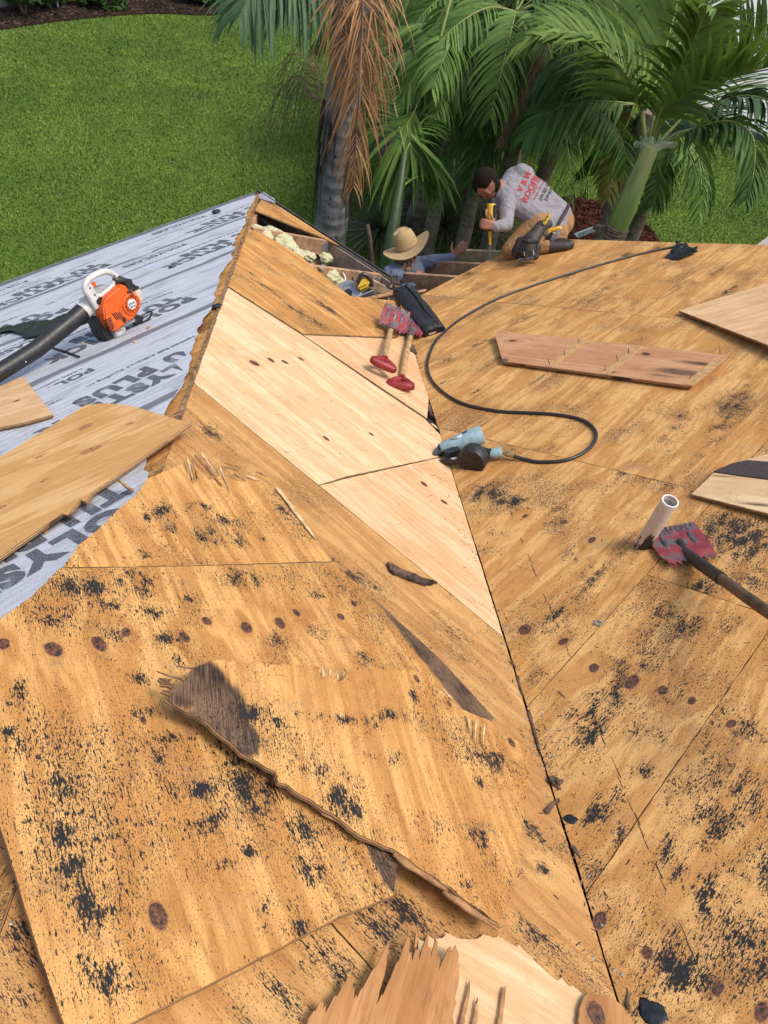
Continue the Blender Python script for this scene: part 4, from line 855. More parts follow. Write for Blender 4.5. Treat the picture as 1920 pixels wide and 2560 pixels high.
# vent pipe
pb = onR(1600, 1372, -.02); t = tag(empty('vent_pipe', pb), 'cream plastic vent pipe standing out of the roof with a wire brush inside', 'pipe')
def pipemat():
    N = NT('cream_pipe_plastic'); co = obj_co(N); sep = N.n('SeparateXYZ', {0: co}); a = N.noise(N.scale(co, (45, 45, 9)), 1, 5, .7); b = N.noise(co, 60, 4, .7)
    c = N.mix(N.mapr(b, .4, .7), (.58, .47, .37), (.52, .40, .30)); lim = N.math('MULTIPLY', N.math('SUBTRACT', .085, N.math('ADD', sep.outputs[2], N.math('MULTIPLY', sep.outputs[0], -1.1))), 2.6)
    c = N.mix(N.mapr(N.math('SUBTRACT', N.math('ADD', a, lim), .54), 0, .03), c, (.02, .018, .016)); return N.fin(c, .5)
m = MB(); H = .272; m.lathe([(.029, 0), (.029, H-.003), (.028, H), (.0255, H), (.0245, H-.003), (.0245, H-.2)], None, 32, close=False); m.build('pipe', pipemat(), t, smooth=True)
m = MB(); m.lathe([(.0292, H-.010), (.0292, H+.0005), (.0250, H+.0005), (.0243, H-.02)], None, 32, close=False); m.build('cut_rim', plain('white_pipe_rim', (.72, .73, .72), .5, .1, 40), t, smooth=True)
m = MB(); m.lathe([(.0001, H-.12), (.0243, H-.12)], None, 24, close=False); m.build('pipe_inside', MT['black'], t)
m = MB(); R = random.Random(2)
for k in range(90):
    th = R.uniform(0, 6.28); r_ = R.uniform(.009, .0235); z = R.uniform(H-.06, H-.006)
    m.tube([(0.004*math.cos(th), .004*math.sin(th), z-.02), (r_*math.cos(th), r_*math.sin(th), z)], [.0006, .0004], 4)
m.tube([(0, 0, H-.12), (0, 0, H-.03)], .003, 8); o = m.build('wire_brush', plain('brush_wire', (.45, .46, .48), .4, .3, 90, metal=.6), t); o['kind'] = 'stuff'
# coil nailer
PR = lambda u, v, h: onR(u, v, h)
org = onR(1150, 1150, 0); mwN = frame(org, onR(1240, 1120, 0)-org, NR); invN = mwN.inverted(); Ln = lambda u, v, h: invN @ PR(u, v, h)
t = tag(empty('coil_nailer', mw=mwN), 'pale blue coil nail gun with black round magazine lying on the valley', 'nail gun')
MT['bluegrey'] = plain('blue_grey_metal_paint', (.27, .40, .43), .35, .15, 50, dirt=(.14, .17, .18), dirt_amt=.36, dscale=30)
a, b = Ln(1108, 1120, .055), Ln(1208, 1086, .085); ax = (b-a); LL = ax.length; M = frame(a, ax.orthogonal(), ax)
m = MB(); m.lathe([(.022, -.012), (.030, 0), (.034, LL*.2), (.041, LL*.45), (.044, LL*.62), (.044, LL*.66)], M, 28); body = m.build('body', MT['bluegrey'], t, smooth=True)
m = MB(); m.lathe([(.045, LL*.66), (.0455, LL*.70), (.0455, LL*.92), (.043, LL*.98), (.030, LL), (.0001, LL+.001)], M, 28); m.build('cylinder_cap', MT['bluegrey'], t, smooth=True)
m = MB(); m.ball(M @ Vector((.0, .0, LL*.42)) + Vector((0, -.004, .036)), (.038, .016, .010), None, 16, 8); m.build('side_panel', plain('bare_aluminium', (.42, .46, .47), .35, .2, 60, metal=.5), t, smooth=True)
m = MB(); m.ball(M @ Vector((0, 0, LL*.60)) + Vector((-.004, .0, .0435)), (.016, .010, .003), None, 12, 6); m.build('badge', plain('navy_badge', (.03, .05, .10), .4, .2, 60), t, smooth=True)
fr, bk = Ln(1174, 1160, .050), Ln(1193, 1131, .060); dax = (fr-bk).normalized(); c0 = (fr+bk)/2; M = frame(c0, dax.orthogonal(), dax)
m = MB(); m.lathe([(.052, -.034), (.064, -.030), (.066, -.02), (.066, .024), (.063, .030), (.0001, .030)], M, 36); mag = m.build('magazine', MT['black'], t, smooth=True)
m = MB()
for k in range(11):
    th = 2*math.pi*k/11; m.tube([M @ Vector((.026*math.cos(th), .026*math.sin(th), .031)), M @ Vector((.060*math.cos(th), .060*math.sin(th), .031))], .0018, 6)
m.tube([M @ Vector((.0625*math.cos(x), .0625*math.sin(x), .030)) for x in np.linspace(0, 6.283, 37)], .002, 6); m.tube([M @ Vector((.026*math.cos(x), .026*math.sin(x), .031)) for x in np.linspace(.4, 5.2, 20)], .0016, 6)
m.build('magazine_ribs', plain('brown_black_plastic', (.035, .028, .023), .5, .3, 50), mag, smooth=True)
m = MB(); nz = Ln(1070, 1160, .010); a2 = Ln(1112, 1118, .05); a3 = Ln(1150, 1150, .045)
m.tube([nz, nz.lerp(a2, .35), a2], [.007, .016, .026], 10); m.tube([nz, nz.lerp(a3, .5), a3], [.007, .014, .022], 10); m.box(a2.lerp(a3, .5), (.07, .045, .04)); m.build('nose', MT['black'], t, smooth=True)
m = MB(); m.box(nz.lerp(a2, .5)+Vector((0, 0, .02)), (.06, .016, .012), Matrix.Rotation(.9, 3, 'Z')); m.tube([nz+Vector((0, 0, .006)), a2+Vector((-.02, .01, .02))], .004, 8); m.build('safety_lever', MT['steel'], t)
m = MB()
for k in range(3): m.box(Ln(1131+k*4, 1147-k, .062), (.003, .016, .004), Matrix.Rotation(.5, 3, 'Z'))
o = m.build('white_scale_marks', plain('white_marks', (.7, .7, .68), .5, .1, 30), t); o['kind'] = 'stuff'
h0, h1 = Ln(1195, 1128, .055), Ln(1228, 1134, .045); e1 = Ln(1254, 1130, .042)
m = MB(); m.tube([h0, h1], [.024, .022], 12); m.build('grip', MT['black'], t, smooth=True)
m = MB(); ax2 = e1-h1; M = frame(h1, ax2.orthogonal(), ax2); l2 = ax2.length; m.lathe([(.014, -.02), (.018, 0), (.024, l2*.3), (.025, l2*.5), (.023, l2*.55), (.025, l2*.6), (.025, l2*.95), (.022, l2), (.0001, l2)], M, 24); m.build('end_cap', MT['bluegrey'], t, smooth=True)
m = MB()
for k in range(5): th = k*1.257; m.tube([M @ Vector((.016*math.cos(th), .016*math.sin(th), l2*.95)), M @ Vector((.016*math.cos(th), .016*math.sin(th), l2+.001))], .0028, 8)
o = m.build('cap_holes', MT['black'], t); o['kind'] = 'stuff'
f0, f1 = e1, Ln(1284, 1141, .022)
m = MB(); m.tube([f0, f0.lerp(f1, .25), f0.lerp(f1, .3), f0.lerp(f1, .62), f0.lerp(f1, .66), f1], [.008, .008, .012, .012, .009, .009], 10); m.build('brass_coupling', plain('brass', (.36, .27, .13), .35, .2, 60, metal=.7), t, smooth=True)
hz = [(1284, 1141, .022), (1315, 1149, .010), (1350, 1155, .009), (1420, 1149, .009), (1475, 1119, .009), (1490, 1083, .009), (1460, 1052, .009), (1395, 1037, .009), (1320, 1032, .009), (1240, 1027, .009), (1150, 1006, .009), (1088, 962, .009), (1068, 915, .009), (1085, 860, .009), (1120, 822, .009), (1170, 786, .009), (1260, 740, .009), (1400, 692, .009), (1560, 645, .009), (1660, 622, .009), (1715, 614, .012)]
m = MB(); m.tube(spline([onR(*p) for p in hz], 8), .0085, 10); tag(m.build('air_hose', MT['blackrub'], smooth=True), 'black air hose curling from the nail gun to the far roof edge', 'hose')
# torn black scrap where the hose meets the far edge
def crumple(name, label, cat, on, px, mat, amp=.03, h=.01, n=NR):
    P = [on(u, v, h) for u, v in px]; c = sum(P, Vector())/len(P); mw = frame(c, (0, 1, 0), n); out = local(mw, P); 
    o = sheet(name, mw, out, mat, None, t=.002, h=.02, jag=.006, bow=lambda u, v: amp*(mnoise.noise(Vector((u*14, v*14, 3.1)))+.5*mnoise.noise(Vector((u*34, v*34, 1)))))
    o.data.materials.clear(); o.data.materials.append(mat); o.data.materials.append(mat); return tag(o, label, cat)
MT['tarp'] = plain('glossy_black_felt', (.012, .012, .014), .35, .4, 30, dirt=(.06, .06, .065), dirt_amt=.34, dscale=14)
crumple('felt_scrap', 'crumpled black felt scrap at the far roof edge by the hose end', 'debris', onR, [(1665, 640), (1690, 612), (1690, 604), (1720, 612), (1745, 622), (1742, 632), (1700, 646), (1680, 645)], MT['tarp'], .03, .02)
crumple('felt_scrap', 'torn black felt piece under the blower tube', 'debris', lambda u, v, h: onL(u, v, h), [(-60, 838), (0, 818), (60, 806), (130, 798), (200, 765), (232, 770), (228, 800), (190, 812), (170, 822), (140, 828), (60, 846), (52, 832), (20, 826), (0, 830), (-60, 850)], MT['tarp'], .012, .03, NL)
# leaf blower -------------------------------------------------------------------------------
pb = onL(296, 832, .02); fwd = onL(150, 903, .02)-pb; mwB = frame(pb, fwd, (NL*.8+Vector((0, 0, .2)))); y_ = mwB.to_3x3() @ Vector((0, 1, 0))
sgn = 1 if y_.dot(CAM-pb) > 0 else -1
mwB = mwB @ Matrix.Scale(.72, 4)
t = tag(empty('leaf_blower', mw=mwB), 'orange and white handheld leaf blower with black tube on the underlayment', 'leaf blower')
MT['orange'] = plain('orange_plastic', (.72, .115, .012), .4, .15, 20, dirt=(.45, .08, .02), dirt_amt=.38, dscale=30)
MT['white'] = plain('dirty_white_plastic', (.58, .57, .53), .5, .12, 18, dirt=(.20, .19, .17), dirt_amt=.38, dscale=14)
MT['lgrey'] = plain('light_grey_plastic', (.34, .345, .33), .5, .15, 18, dirt=(.12, .12, .11), dirt_amt=.4, dscale=14)
Y = lambda y: sgn*y
def V3(x, y, z): return Vector((x, Y(y), z))
def boxB(m, c, d, M=None): m.box(V3(*c), d, M)
# fan housing (volute)
SD = frame((0, 0, 0), (1, 0, 0), (0, sgn, 0))        # local z -> towards the viewer side; local x -> forward
def disc(m, x, z, prof, n=32): 
    M = SD.copy(); M.translation = V3(x, 0, z); m.lathe(prof, M, n)
m = MB(); disc(m, 0, .185, [(.05, -.10), (.135, -.10), (.150, -.085), (.152, -.02), (.140, .0), (.08, .01)]); m.build('fan_housing', MT['lgrey'], t, smooth=True)
m = MB(); m.tube([V3(.05, -.05, .24), V3(.13, -.05, .235), V3(.20, -.05, .215)], [.085, .066, .056], 20); m.build('outlet', MT['white'], t, smooth=True)
m = MB(); m.tube([V3(.13, -.05, .290), V3(.16, -.05, .292)], [.018, .018], 12); m.tube([V3(.185, -.05, .278), V3(.195, -.05, .275)], [.014, .014], 12); m.build('clamp_knob', MT['white'], t, smooth=True)
tb = MB(); tb.tube([V3(.18, -.05, .222), V3(.24, -.05, .205), V3(.6, -.05, .125), V3(1.35, -.04, .05)], [.060, .059, .056, .052], 24, caps=False); tb.build('blower_tube', MT['black'], t, smooth=True)
m = MB()
for x in (.43, .72): m.ball(V3(x, .004, .16-(x-.43)*.19), (.007, .003, .006), None, 10, 6)
o = m.build('rivet_dots', plain('white_dot', (.6, .6, .58), .5, .1, 40), t); o['kind'] = 'stuff'
# orange engine cover, profile in (x forward, z up)
cov = [(.125, .085), (.135, .150), (.120, .205), (.110, .245), (.075, .285), (.030, .300), (-.035, .315), (-.085, .330), (-.105, .325), (-.120, .300), (-.150, .270), (-.175, .225), (-.180, .175), (-.165, .130), (-.135, .100), (-.095, .085), (-.04, .080), (.03, .065), (.08, .055)]
m = MB(); M = SD.copy(); M = Matrix(((1, 0, 0, 0), (0, 0, sgn, 0), (0, 1, 0, 0), (0, 0, 0, 1)))
m.prism(cov, .0, .105, M); ec = m.build('engine_cover', MT['orange'], t, bevel=.016, seg=3)
yf = .1055
m = MB()
for k in range(6): boxB(m, (.108, yf-.012, .085+k*.014+.004), (.050, .03, .007))
for k in range(5): boxB(m, (.045-k*.0, yf, .10), (.001, .001, .001))
m2 = MB()
for k in range(5): boxB(m2, (.055-.015*k, yf+.0006, .158-.004*k), (.006, .003, .060), Matrix.Rotation(sgn*.35, 3, 'Y'))
boxB(m2, (-.012, yf+.0006, .105), (.030, .003, .030), Matrix.Rotation(sgn*.5, 3, 'Y'))
MT['darkred'] = plain('dark_slot', (.035, .012, .008), .7, .3, 40)
m2v = m2.build('vent_slots', MT['darkred'], ec); m2v['kind'] = 'stuff'; o = m.build('side_vent_slots', MT['darkred'], ec); o['kind'] = 'stuff'
# starter grille
gc = (-.105, .185)
m = MB(); M2 = SD.copy(); M2.translation = V3(gc[0], 0, gc[1]); m.lathe([(.074, yf-.004), (.074, yf+.008), (.068, yf+.011), (.062, yf+.011)], M2, 32, close=False); m.build('grille_ring', MT['orange'], ec, smooth=True)
m = MB(); m.lathe([(.0001, yf+.001), (.068, yf+.001)], M2, 32, close=False); m.build('grille_recess', MT['darkred'], ec)
m = MB()
for k in range(14): th = k*2*math.pi/14; m.tube([M2 @ Vector((.028*math.cos(th), .028*math.sin(th), yf+.008)), M2 @ Vector((.068*math.cos(th+.35), .068*math.sin(th+.35), yf+.008))], .003, 6)
for r_ in (.043, .056): m.tube([M2 @ Vector((r_*math.cos(x), r_*math.sin(x), yf+.008)) for x in np.linspace(0, 6.283, 33)], .003, 6)
o = m.build('grille_bars', MT['orange'], ec, smooth=True)
m = MB(); m.lathe([(.036, yf), (.036, yf+.013), (.032, yf+.016), (.0001, yf+.017)], M2, 28); bd = m.build('badge', plain('white_badge', (.66, .65, .62), .45, .1, 30), ec, smooth=True)
def btext(s, size, cx, cz, bold):
    V, F = textmesh(s, size, bold, 1.05); w = max(v[0] for v in V); m = MB()
    m.add([V3(cx + (w/2 - v[0]) if sgn*1 > 0 else cx-(w/2-v[0]), yf+.0178, cz+v[1]) for v in V], F)
    return m
for s_, sz, cz, bo in (('STIHL', .022, gc[1]-.001, .0006), ('BG 50', .0155, gc[1]-.020, .0006)):
    V, F = textmesh(s_, sz, bo, 1.0); w_ = max(v[0] for v in V); m = MB()
    xd = -1 if (mwB.to_3x3() @ Vector((1, 0, 0))).dot(RT) < 0 else 1
    m.add([V3(gc[0] + xd*(v[0]-w_/2), yf+.0175, cz+v[1]) for v in V], F); m.build('badge_lettering', MT['black'], bd)
# handle loop
hl = [V3(.118, .03, .235), V3(.135, .03, .31), V3(.150, .03, .378), V3(.115, .03, .420), V3(.04, .03, .437), V3(-.035, .03, .432), V3(-.085, .03, .405), V3(-.110, .03, .355), V3(-.090, .03, .322)]
m = MB(); m.tube(spline(hl, 6), .021, 12); m.tube(spline([V3(.125, .03, .345), V3(.095, .03, .315), V3(.06, .03, .298), V3(.0, .03, .305), V3(-.06, .03, .325), V3(-.085, .03, .345)], 5), .016, 10)
m.prism([(.155, .40), (.10, .40), (.085, .30), (.07, .255), (.11, .23), (.14, .30)], .012, .048, Matrix(((1, 0, 0, 0), (0, 0, sgn, 0), (0, 1, 0, 0), (0, 0, 0, 1)))); m.build('handle', MT['white'], t, smooth=True)
m = MB()
for x, z in ((.122, .378), (.105, .325), (-.088, .385)): m.ball(V3(x, .050, z), (.007, .003, .007), None, 10, 6)
o = m.build('screw_recess', MT['black'], t); o['kind'] = 'stuff'
m = MB(); boxB(m, (.075, .03, .383), (.028, .016, .034)); m.build('trigger', MT['orange'], t, bevel=.004)
m = MB(); boxB(m, (.082, .04, .268), (.05, .05, .055), Matrix.Rotation(.4, 3, 'Y')); m.build('switch_block', MT['black'], t, bevel=.008)
# dark upper engine parts
m = MB(); m.tube(spline([V3(-.085, .03, .350), V3(-.125, .04, .340), V3(-.165, .05, .300), V3(-.190, .05, .262)], 5), [.030]*16, 12); boxB(m, (-.15, .07, .30), (.06, .05, .07)); m.build('filter_cover', MT['black'], t, smooth=True)
m = MB(); m.tube([V3(-.105, yf+.012, .272), V3(-.150, yf+.016, .283)], [.008, .008], 8); m.tube([V3(-.128, yf-.01, .275), V3(-.132, yf+.01, .235)], [.010, .012], 8); m.build('starter_handle', MT['black'], t, smooth=True)
# fuel tank and cap
m = MB(); m.lathe([(.0001, -.055), (.026, -.052), (.034, -.035), (.036, .0), (.034, .035), (.028, .045), (.0001, .046)], Matrix.Translation(V3(-.222, .035, .195)), 20); m.build('fuel_tank', plain('cream_tank', (.55, .50, .38), .5, .1, 30, dirt=(.36, .32, .24), dirt_amt=.4), t, smooth=True)
m = MB(); m.lathe([(.031, .046), (.032, .052), (.030, .060), (.012, .063), (.010, .078), (.0001, .079)], Matrix.Translation(V3(-.222, .035, .195)), 20); m.build('tank_cap', MT['black'], t, smooth=True)
# foot / shredder intake
m = MB(); boxB(m, (.035, .05, .030), (.10, .075, .055)); boxB(m, (-.03, .0, .055), (.20, .12, .035)); ft = m.build('foot', MT['lgrey'], t, bevel=.007)
m = MB(); boxB(m, (-.018, .05, .030), (.004, .058, .042)); m.build('foot_opening', MT['black'], ft)
m = MB(); boxB(m, (.045, .0885, .034), (.045, .001, .036)); lb = m.build('warning_label', plain('pale_label', (.50, .50, .49), .5, .1, 30), ft)
m = MB(); boxB(m, (.045, .0893, .046), (.043, .001, .008)); m.build('label_stripe', plain('red_stripe', (.35, .06, .04), .5, .1, 30), lb)
# dark underside skirt at the front and the loop on the right
m = MB(); m.prism([(.150, .20), (.165, .14), (.160, .05), (.135, -.012), (.085, -.018), (.075, .02), (.09, .07), (.12, .12)], -.07, .055, Matrix(((1, 0, 0, 0), (0, 0, sgn, 0), (0, 1, 0, 0), (0, 0, 0, 1)))); m.build('intake_guard', MT['black'], t, bevel=.01)
m = MB(); m.prism([(-.12, .045), (-.20, .055), (-.225, .025), (-.19, .004), (-.14, .012)], -.03, .03, Matrix(((1, 0, 0, 0), (0, 0, sgn, 0), (0, 1, 0, 0), (0, 0, 0, 1)))); m.tube(spline([V3(-.18, .04, .005), V3(-.26, .035, .008), V3(-.31, .02, .035), V3(-.29, -.02, .03), V3(-.22, -.03, .02)], 6), .007, 8); m.build('wire_stand', MT['black'], t, smooth=True)
# thin black cord lying in front of the blower
m = MB(); m.tube(spline([onL(95, 853, .022), onL(120, 866, .02), onL(160, 878, .02), onL(198, 892, .02)], 6), .005, 8); tag(m.build('strap_end', MT['black'], smooth=True), 'thin black strap lying on the underlayment below the blower tube', 'strap')
# ---------------------------------------------------------------- things in the open eave bays
MT['wool'] = plain('yellow_glass_wool', (.52, .50, .29), .95, .3, 90, dirt=(.40, .36, .17), dirt_amt=.4, bump=1.0)
def fluff(label, pts, seed):
    m = bpy.data.meshes.new('insulation_clump'); bm = bmesh.new(); c = sum((Vector(p[0]) for p in pts), Vector())/len(pts)
    for p, r_ in pts:
        g_ = bmesh.ops.create_icosphere(bm, subdivisions=4, radius=1)
        for v in g_['verts']:
            n_ = 1+.38*mnoise.noise(v.co*1.8+Vector((seed, p[0]*9, 0)))+.20*mnoise.noise(v.co*4+Vector((seed, 0, 0)))+.06*mnoise.noise(v.co*25)
            v.co = Vector((v.co.x*r_[0], v.co.y*r_[1], v.co.z*r_[2]))*n_ + Vector(p) - c
    for f in bm.faces: f.smooth = True
    bm.to_mesh(m); bm.free(); return tag(link('insulation_clump', m, MT['wool'], None, Matrix.Translation(c)), label, 'insulation', 'yellow insulation clumps in the eave')
MP = lambda u, v, h: onM(u, v, h)
fluff('long ragged yellow insulation clump at the top of the opening', [(MP(650, 580, -.05), (.11, .07, .025)), (MP(695, 592, -.06), (.16, .08, .035)), (MP(716, 612, -.07), (.12, .07, .03)), (MP(738, 630, -.08), (.10, .05, .03))], 1)
fluff('small round yellow insulation tuft, left of the two', [(MP(770, 640, -.13), (.07, .05, .03))], 2)
fluff('small round yellow insulation tuft beside the metal strap', [(MP(815, 645, -.15), (.06, .05, .035))], 3)
fluff('yellow insulation heap above the circular saw', [(MP(828, 692, -.08), (.08, .06, .05)), (MP(842, 708, -.11), (.09, .06, .04))], 4)
m = MB(); m.box((0, 0, 0), (.17, .032, .003)); tag(m.build('metal_strap', MT['plate'], None, frame(onM(806, 668, -.02), onM(818, 650, 0)-onM(798, 682, 0), NM)), 'bent galvanised strap standing in the opening', 'strap')
m = MB(); m.tube(spline([onM(862, 720, -.12), onM(863, 695, -.06), onM(856, 682, -.04), onM(846, 684, -.08)], 6), .006, 8); tag(m.build('white_cable', plain('white_cable_sheath', (.66, .66, .63), .5, .1, 30), smooth=True), 'white electric cable looping up in the opening', 'cable')
pc = onM(872, 735, -.10); t = tag(empty('circular_saw', mw=frame(pc, onM(905, 735, 0)-onM(860, 730, 0), Vector((.25, -.6, .75)))), 'grey and yellow circular saw half hidden in the opening', 'saw')
m = MB(); m.lathe([(.0001, -.015), (.095, -.015), (.1, -.008), (.1, .012), (.092, .020), (.03, .022), (.0001, .022)], None, 32); m.build('blade_guard', plain('grey_guard', (.30, .31, .32), .4, .15, 40, metal=.4), t, smooth=True)
m = MB(); m.lathe([(.030, .022), (.030, .030), (.0001, .031)], None, 20); m.build('blade_hub', MT['black'], t, smooth=True)
V, F = textmesh('DEWALT', .024, .0004, 1.0); m = MB(); m.add([(v[0]-.02, v[1]+.045, .0212) for v in V], F); m.build('guard_lettering', MT['black'], t)
m = MB(); m.box((.125, .01, .03), (.10, .075, .09)); m.build('motor_housing', plain('yellow_plastic', (.62, .40, .03), .45, .15, 40, dirt=(.12, .09, .03), dirt_amt=.36), t, bevel=.015)
m = MB(); m.tube(spline([Vector((.09, .02, .08)), Vector((.15, .06, .09)), Vector((.19, .02, .06)), Vector((.18, -.03, .03))], 6), .017, 10); m.build('saw_handle', MT['black'], t, smooth=True)
m = MB(); m.box((.05, -.075, .02), (.26, .006, .12)); m.build('base_plate', MT['bright'], t, bevel=.002)
# broken bits around the inside corner
def plank(name, label, a, b, w_, th, mat, n, cat='board'):
    m = MB(); L = (b-a).length; m.prism([(0, -w_/2), (L*.5, -w_*.45), (L*.93, -w_/2), (L, w_*.1), (L*.9, w_/2), (.02, w_*.4)], -th/2, th/2)
    return tag(m.build(name, mat, None, frame(a, b-a, n), bevel=.002, seg=1), label, cat)
plank('broken_board', 'pale broken board standing at the inside corner of the eaves', onz(992, 742, .10), onz(960, 692, .02), .08, .02, MT['lumber2'], Vector((.3, -.8, .3)))
plank('broken_board', 'dark weathered board end beside the inside corner', onz(1003, 735, .12), onz(985, 712, .08), .06, .02, MT['rotten'], Vector((.1, -.3, .9)))
plank('broken_board', 'thin brown lath lying along the cut edge of the sheathing', onM(900, 752, -.01), onM(1000, 735, -.04), .04, .012, MT['sliver'], NM)
plank('broken_board', 'thin reddish lath across the valley beyond the black bag', onR(1020, 735, .0), onR(1066, 722, .01), .03, .012, MT['lumber'], NR)
m = MB(); m.prism([(0, 0), (.12, .01), (.13, .06), (.01, .05)], 0, .002); tag(m.build('metal_scrap', MT['drip'], None, frame(onz(1030, 722, -.05), onR(1060, 720)-onR(1015, 742), (0, -.3, 1))), 'pale metal flashing scrap under the cut edge by the bag', 'flashing')
crumple('felt_scrap', 'crumpled grey felt flap on the far corner of the eaves', 'debris', lambda u, v, h: onM(u, v, h), [(646, 486), (660, 480), (690, 500), (688, 508), (662, 500), (648, 494)], plain('grey_felt', (.25, .26, .30), .8, .3, 30), .012, .01, NM)
# ================================================================ people
def wcap(m, p0, p1, r0, r1, flat=None, n=14):
    """tapered capsule; flat = (axis, factor) squashes the section along axis"""
    p0, p1 = Vector(p0), Vector(p1); ax = p1-p0; L = max(ax.length, 1e-4); M = frame((0, 0, 0), ax.orthogonal(), ax).to_3x3(); prof = []
    for k in range(6): a = -math.pi/2 + math.pi/2*k/5; prof.append((r0*math.cos(a), r0*math.sin(a)))
    for k in range(1, 4): prof.append((r0+(r1-r0)*k/4, L*k/4))
    for k in range(6): a = math.pi/2*k/5; prof.append((r1*math.cos(a), L+r1*math.sin(a)))
    vs = []; fs = []
    for i, (r, z) in enumerate(prof):
        for k in range(n):
            th = 2*math.pi*k/n; p = M @ Vector((max(r, 1e-4)*math.cos(th), max(r, 1e-4)*math.sin(th), z))
            if flat: a, f = flat; q = p - ax*(p.dot(ax)/ax.length_squared); p = p + a*(a.dot(q)*(f-1))
            vs.append(p0+p)
        if i:
            o = (i-1)*n
            for k in range(n): fs.append((o+k, o+(k+1) % n, o+n+(k+1) % n, o+n+k))
    fs.append(tuple(range(n-1, -1, -1))); o = (len(prof)-1)*n; fs.append(tuple(range(o, o+n))); m.add(vs, fs)
def figure(parent, caps, mats, voxel=.0065, smooth=5):
    """caps: (p0, p1, r0, r1, material key, flat).  One continuous voxel-joined surface, coloured by the nearest limb."""
    m = MB()
    for c in caps: wcap(m, *c[:4], c[5] if len(c) > 5 else None)
    me = bpy.data.meshes.new('tmp'); me.from_pydata(m.v, [], m.f); o = bpy.data.objects.new('tmp', me); COL.objects.link(o)
    md = o.modifiers.new('r', 'REMESH'); md.mode = 'VOXEL'; md.voxel_size = voxel
    if smooth: sm = o.modifiers.new('s', 'SMOOTH'); sm.factor = .5; sm.iterations = smooth
    dg = bpy.context.evaluated_depsgraph_get(); out = bpy.data.meshes.new_from_object(o.evaluated_get(dg)); bpy.data.objects.remove(o)
    keys = list(mats.keys()); n = len(out.polygons); C = np.empty(n*3); out.polygons.foreach_get('center', C); C = C.reshape(-1, 3)
    best = np.full(n, 9.); idx = np.zeros(n, int)
    for c in caps:
        a = np.array(c[0]); b = np.array(c[1]); ab = b-a; t = np.clip(((C-a)@ab)/max(ab@ab, 1e-9), 0, 1); q = C-(a+t[:, None]*ab)
        if len(c) > 5 and c[5]: ax = np.array(c[5][0]); q = q + np.outer(q@ax, ax)*(1/c[5][1]-1)
        d = np.linalg.norm(q, axis=1) - (c[2]+(c[3]-c[2])*t)
        w = d < best; best[w] = d[w]; idx[w] = keys.index(c[4])
    out.materials.clear()
    for k in keys: out.materials.append(mats[k])
    out.polygons.foreach_set('material_index', idx.astype(np.int32)); out.polygons.foreach_set('use_smooth', np.ones(n, bool)); out.update()
    b = bpy.data.objects.new('body', out); COL.objects.link(b); b.parent = parent; b.matrix_parent_inverse = parent.matrix_world.inverted(); return b
def hand(caps, wrist, d, nrm, side, curl=.6, s=1.0, key='skin', spread=.1):
    """palm and five fingers; d = direction of the hand, nrm = back of the hand, side = towards the thumb"""
    d, nrm = d.normalized(), nrm.normalized(); side = (side - d*side.dot(d)).normalized(); 
    pc = wrist + d*.05*s
    for k in (-1, 0, 1): caps.append((wrist+side*k*.012*s, wrist+d*.088*s+side*k*.024*s, .017*s, .014*s, key))
    for k, (off, L) in enumerate(((.030, .070), (.010, .080), (-.010, .074), (-.029, .058))):
        b = wrist + d*.09*s + side*off*s; dd = (d + side*off*spread*30*.1).normalized(); p = b; a = 0
        for j, fr in enumerate((.42, .32, .26)):
            a += curl*(.5 if j == 0 else .9); q = p + (dd*math.cos(a) - nrm*math.sin(a))*L*fr*s; caps.append((p, q, (.0092-.0008*j)*s, (.0086-.0009*j)*s, key)); p = q
    b = wrist + d*.025*s + side*.030*s; dt = (d*.6+side*.8-nrm*.25).normalized(); q = b+dt*.042*s; caps.append((b, q, .013*s, .010*s, key)); caps.append((q, q+(dt+d*.7-nrm*.3).normalized()*.034*s, .0095*s, .008*s, key))
def head(caps, c, fwd, up, s=1.0, hairkey='hair', beard=True):
    fwd, up = fwd.normalized(), (up-fwd*up.dot(fwd.normalized())).normalized(); rt = fwd.cross(up)
    P = lambda f, r, u: c + (fwd*f + rt*r + up*u)*s
    caps += [(P(.0, 0, .025), P(-.02, 0, .03), .088*s, .085*s, 'skin'), (P(.035, 0, -.02), P(.02, 0, .02), .066*s, .072*s, 'skin'),
             (P(.045, 0, -.075), P(.02, 0, -.06), .042*s, .050*s, 'beard' if beard else 'skin'), (P(.075, -.016, -.082), P(.075, .016, -.082), .022*s, .022*s, 'beard' if beard else 'skin'),
             (P(.100, 0, .012), P(.113, 0, -.018), .009*s, .015*s, 'skin'), (P(.088, -.035, .030), P(.088, .035, .030), .014*s, .014*s, 'brow'),
             (P(.094, -.020, -.052), P(.094, .020, -.052), .009*s, .009*s, 'lip')]
    for sd in (-1, 1):
        caps += [(P(.0, sd*.083, -.015), P(-.008, sd*.090, .02), .010*s, .016*s, 'skin'), (P(.098, sd*.030, .012), P(.098, sd*.030, .010), .011*s, .011*s, 'eye')]
    if hairkey: caps += [(P(-.022, 0, .050), P(.030, 0, .062), .087*s, .068*s, hairkey), (P(-.045, 0, .01), P(-.03, 0, -.03), .068*s, .058*s, hairkey)]
MT['skin'] = plain('tanned_skin', (.30, .135, .080), .55, .15, 30, bump=.1)
MT['skindark'] = plain('dark_lip', (.22, .085, .06), .5, .1, 30); MT['hair'] = plain('black_hair', (.016, .011, .009), .95, .6, 140, bump=1.0, spec=.1)  # lips are a darker tone of the skin colour
MT['beard'] = plain('short_beard', (.045, .026, .02), .7, .5, 120); MT['eye'] = plain('dark_eye', (.02, .014, .012), .3, .2, 60)
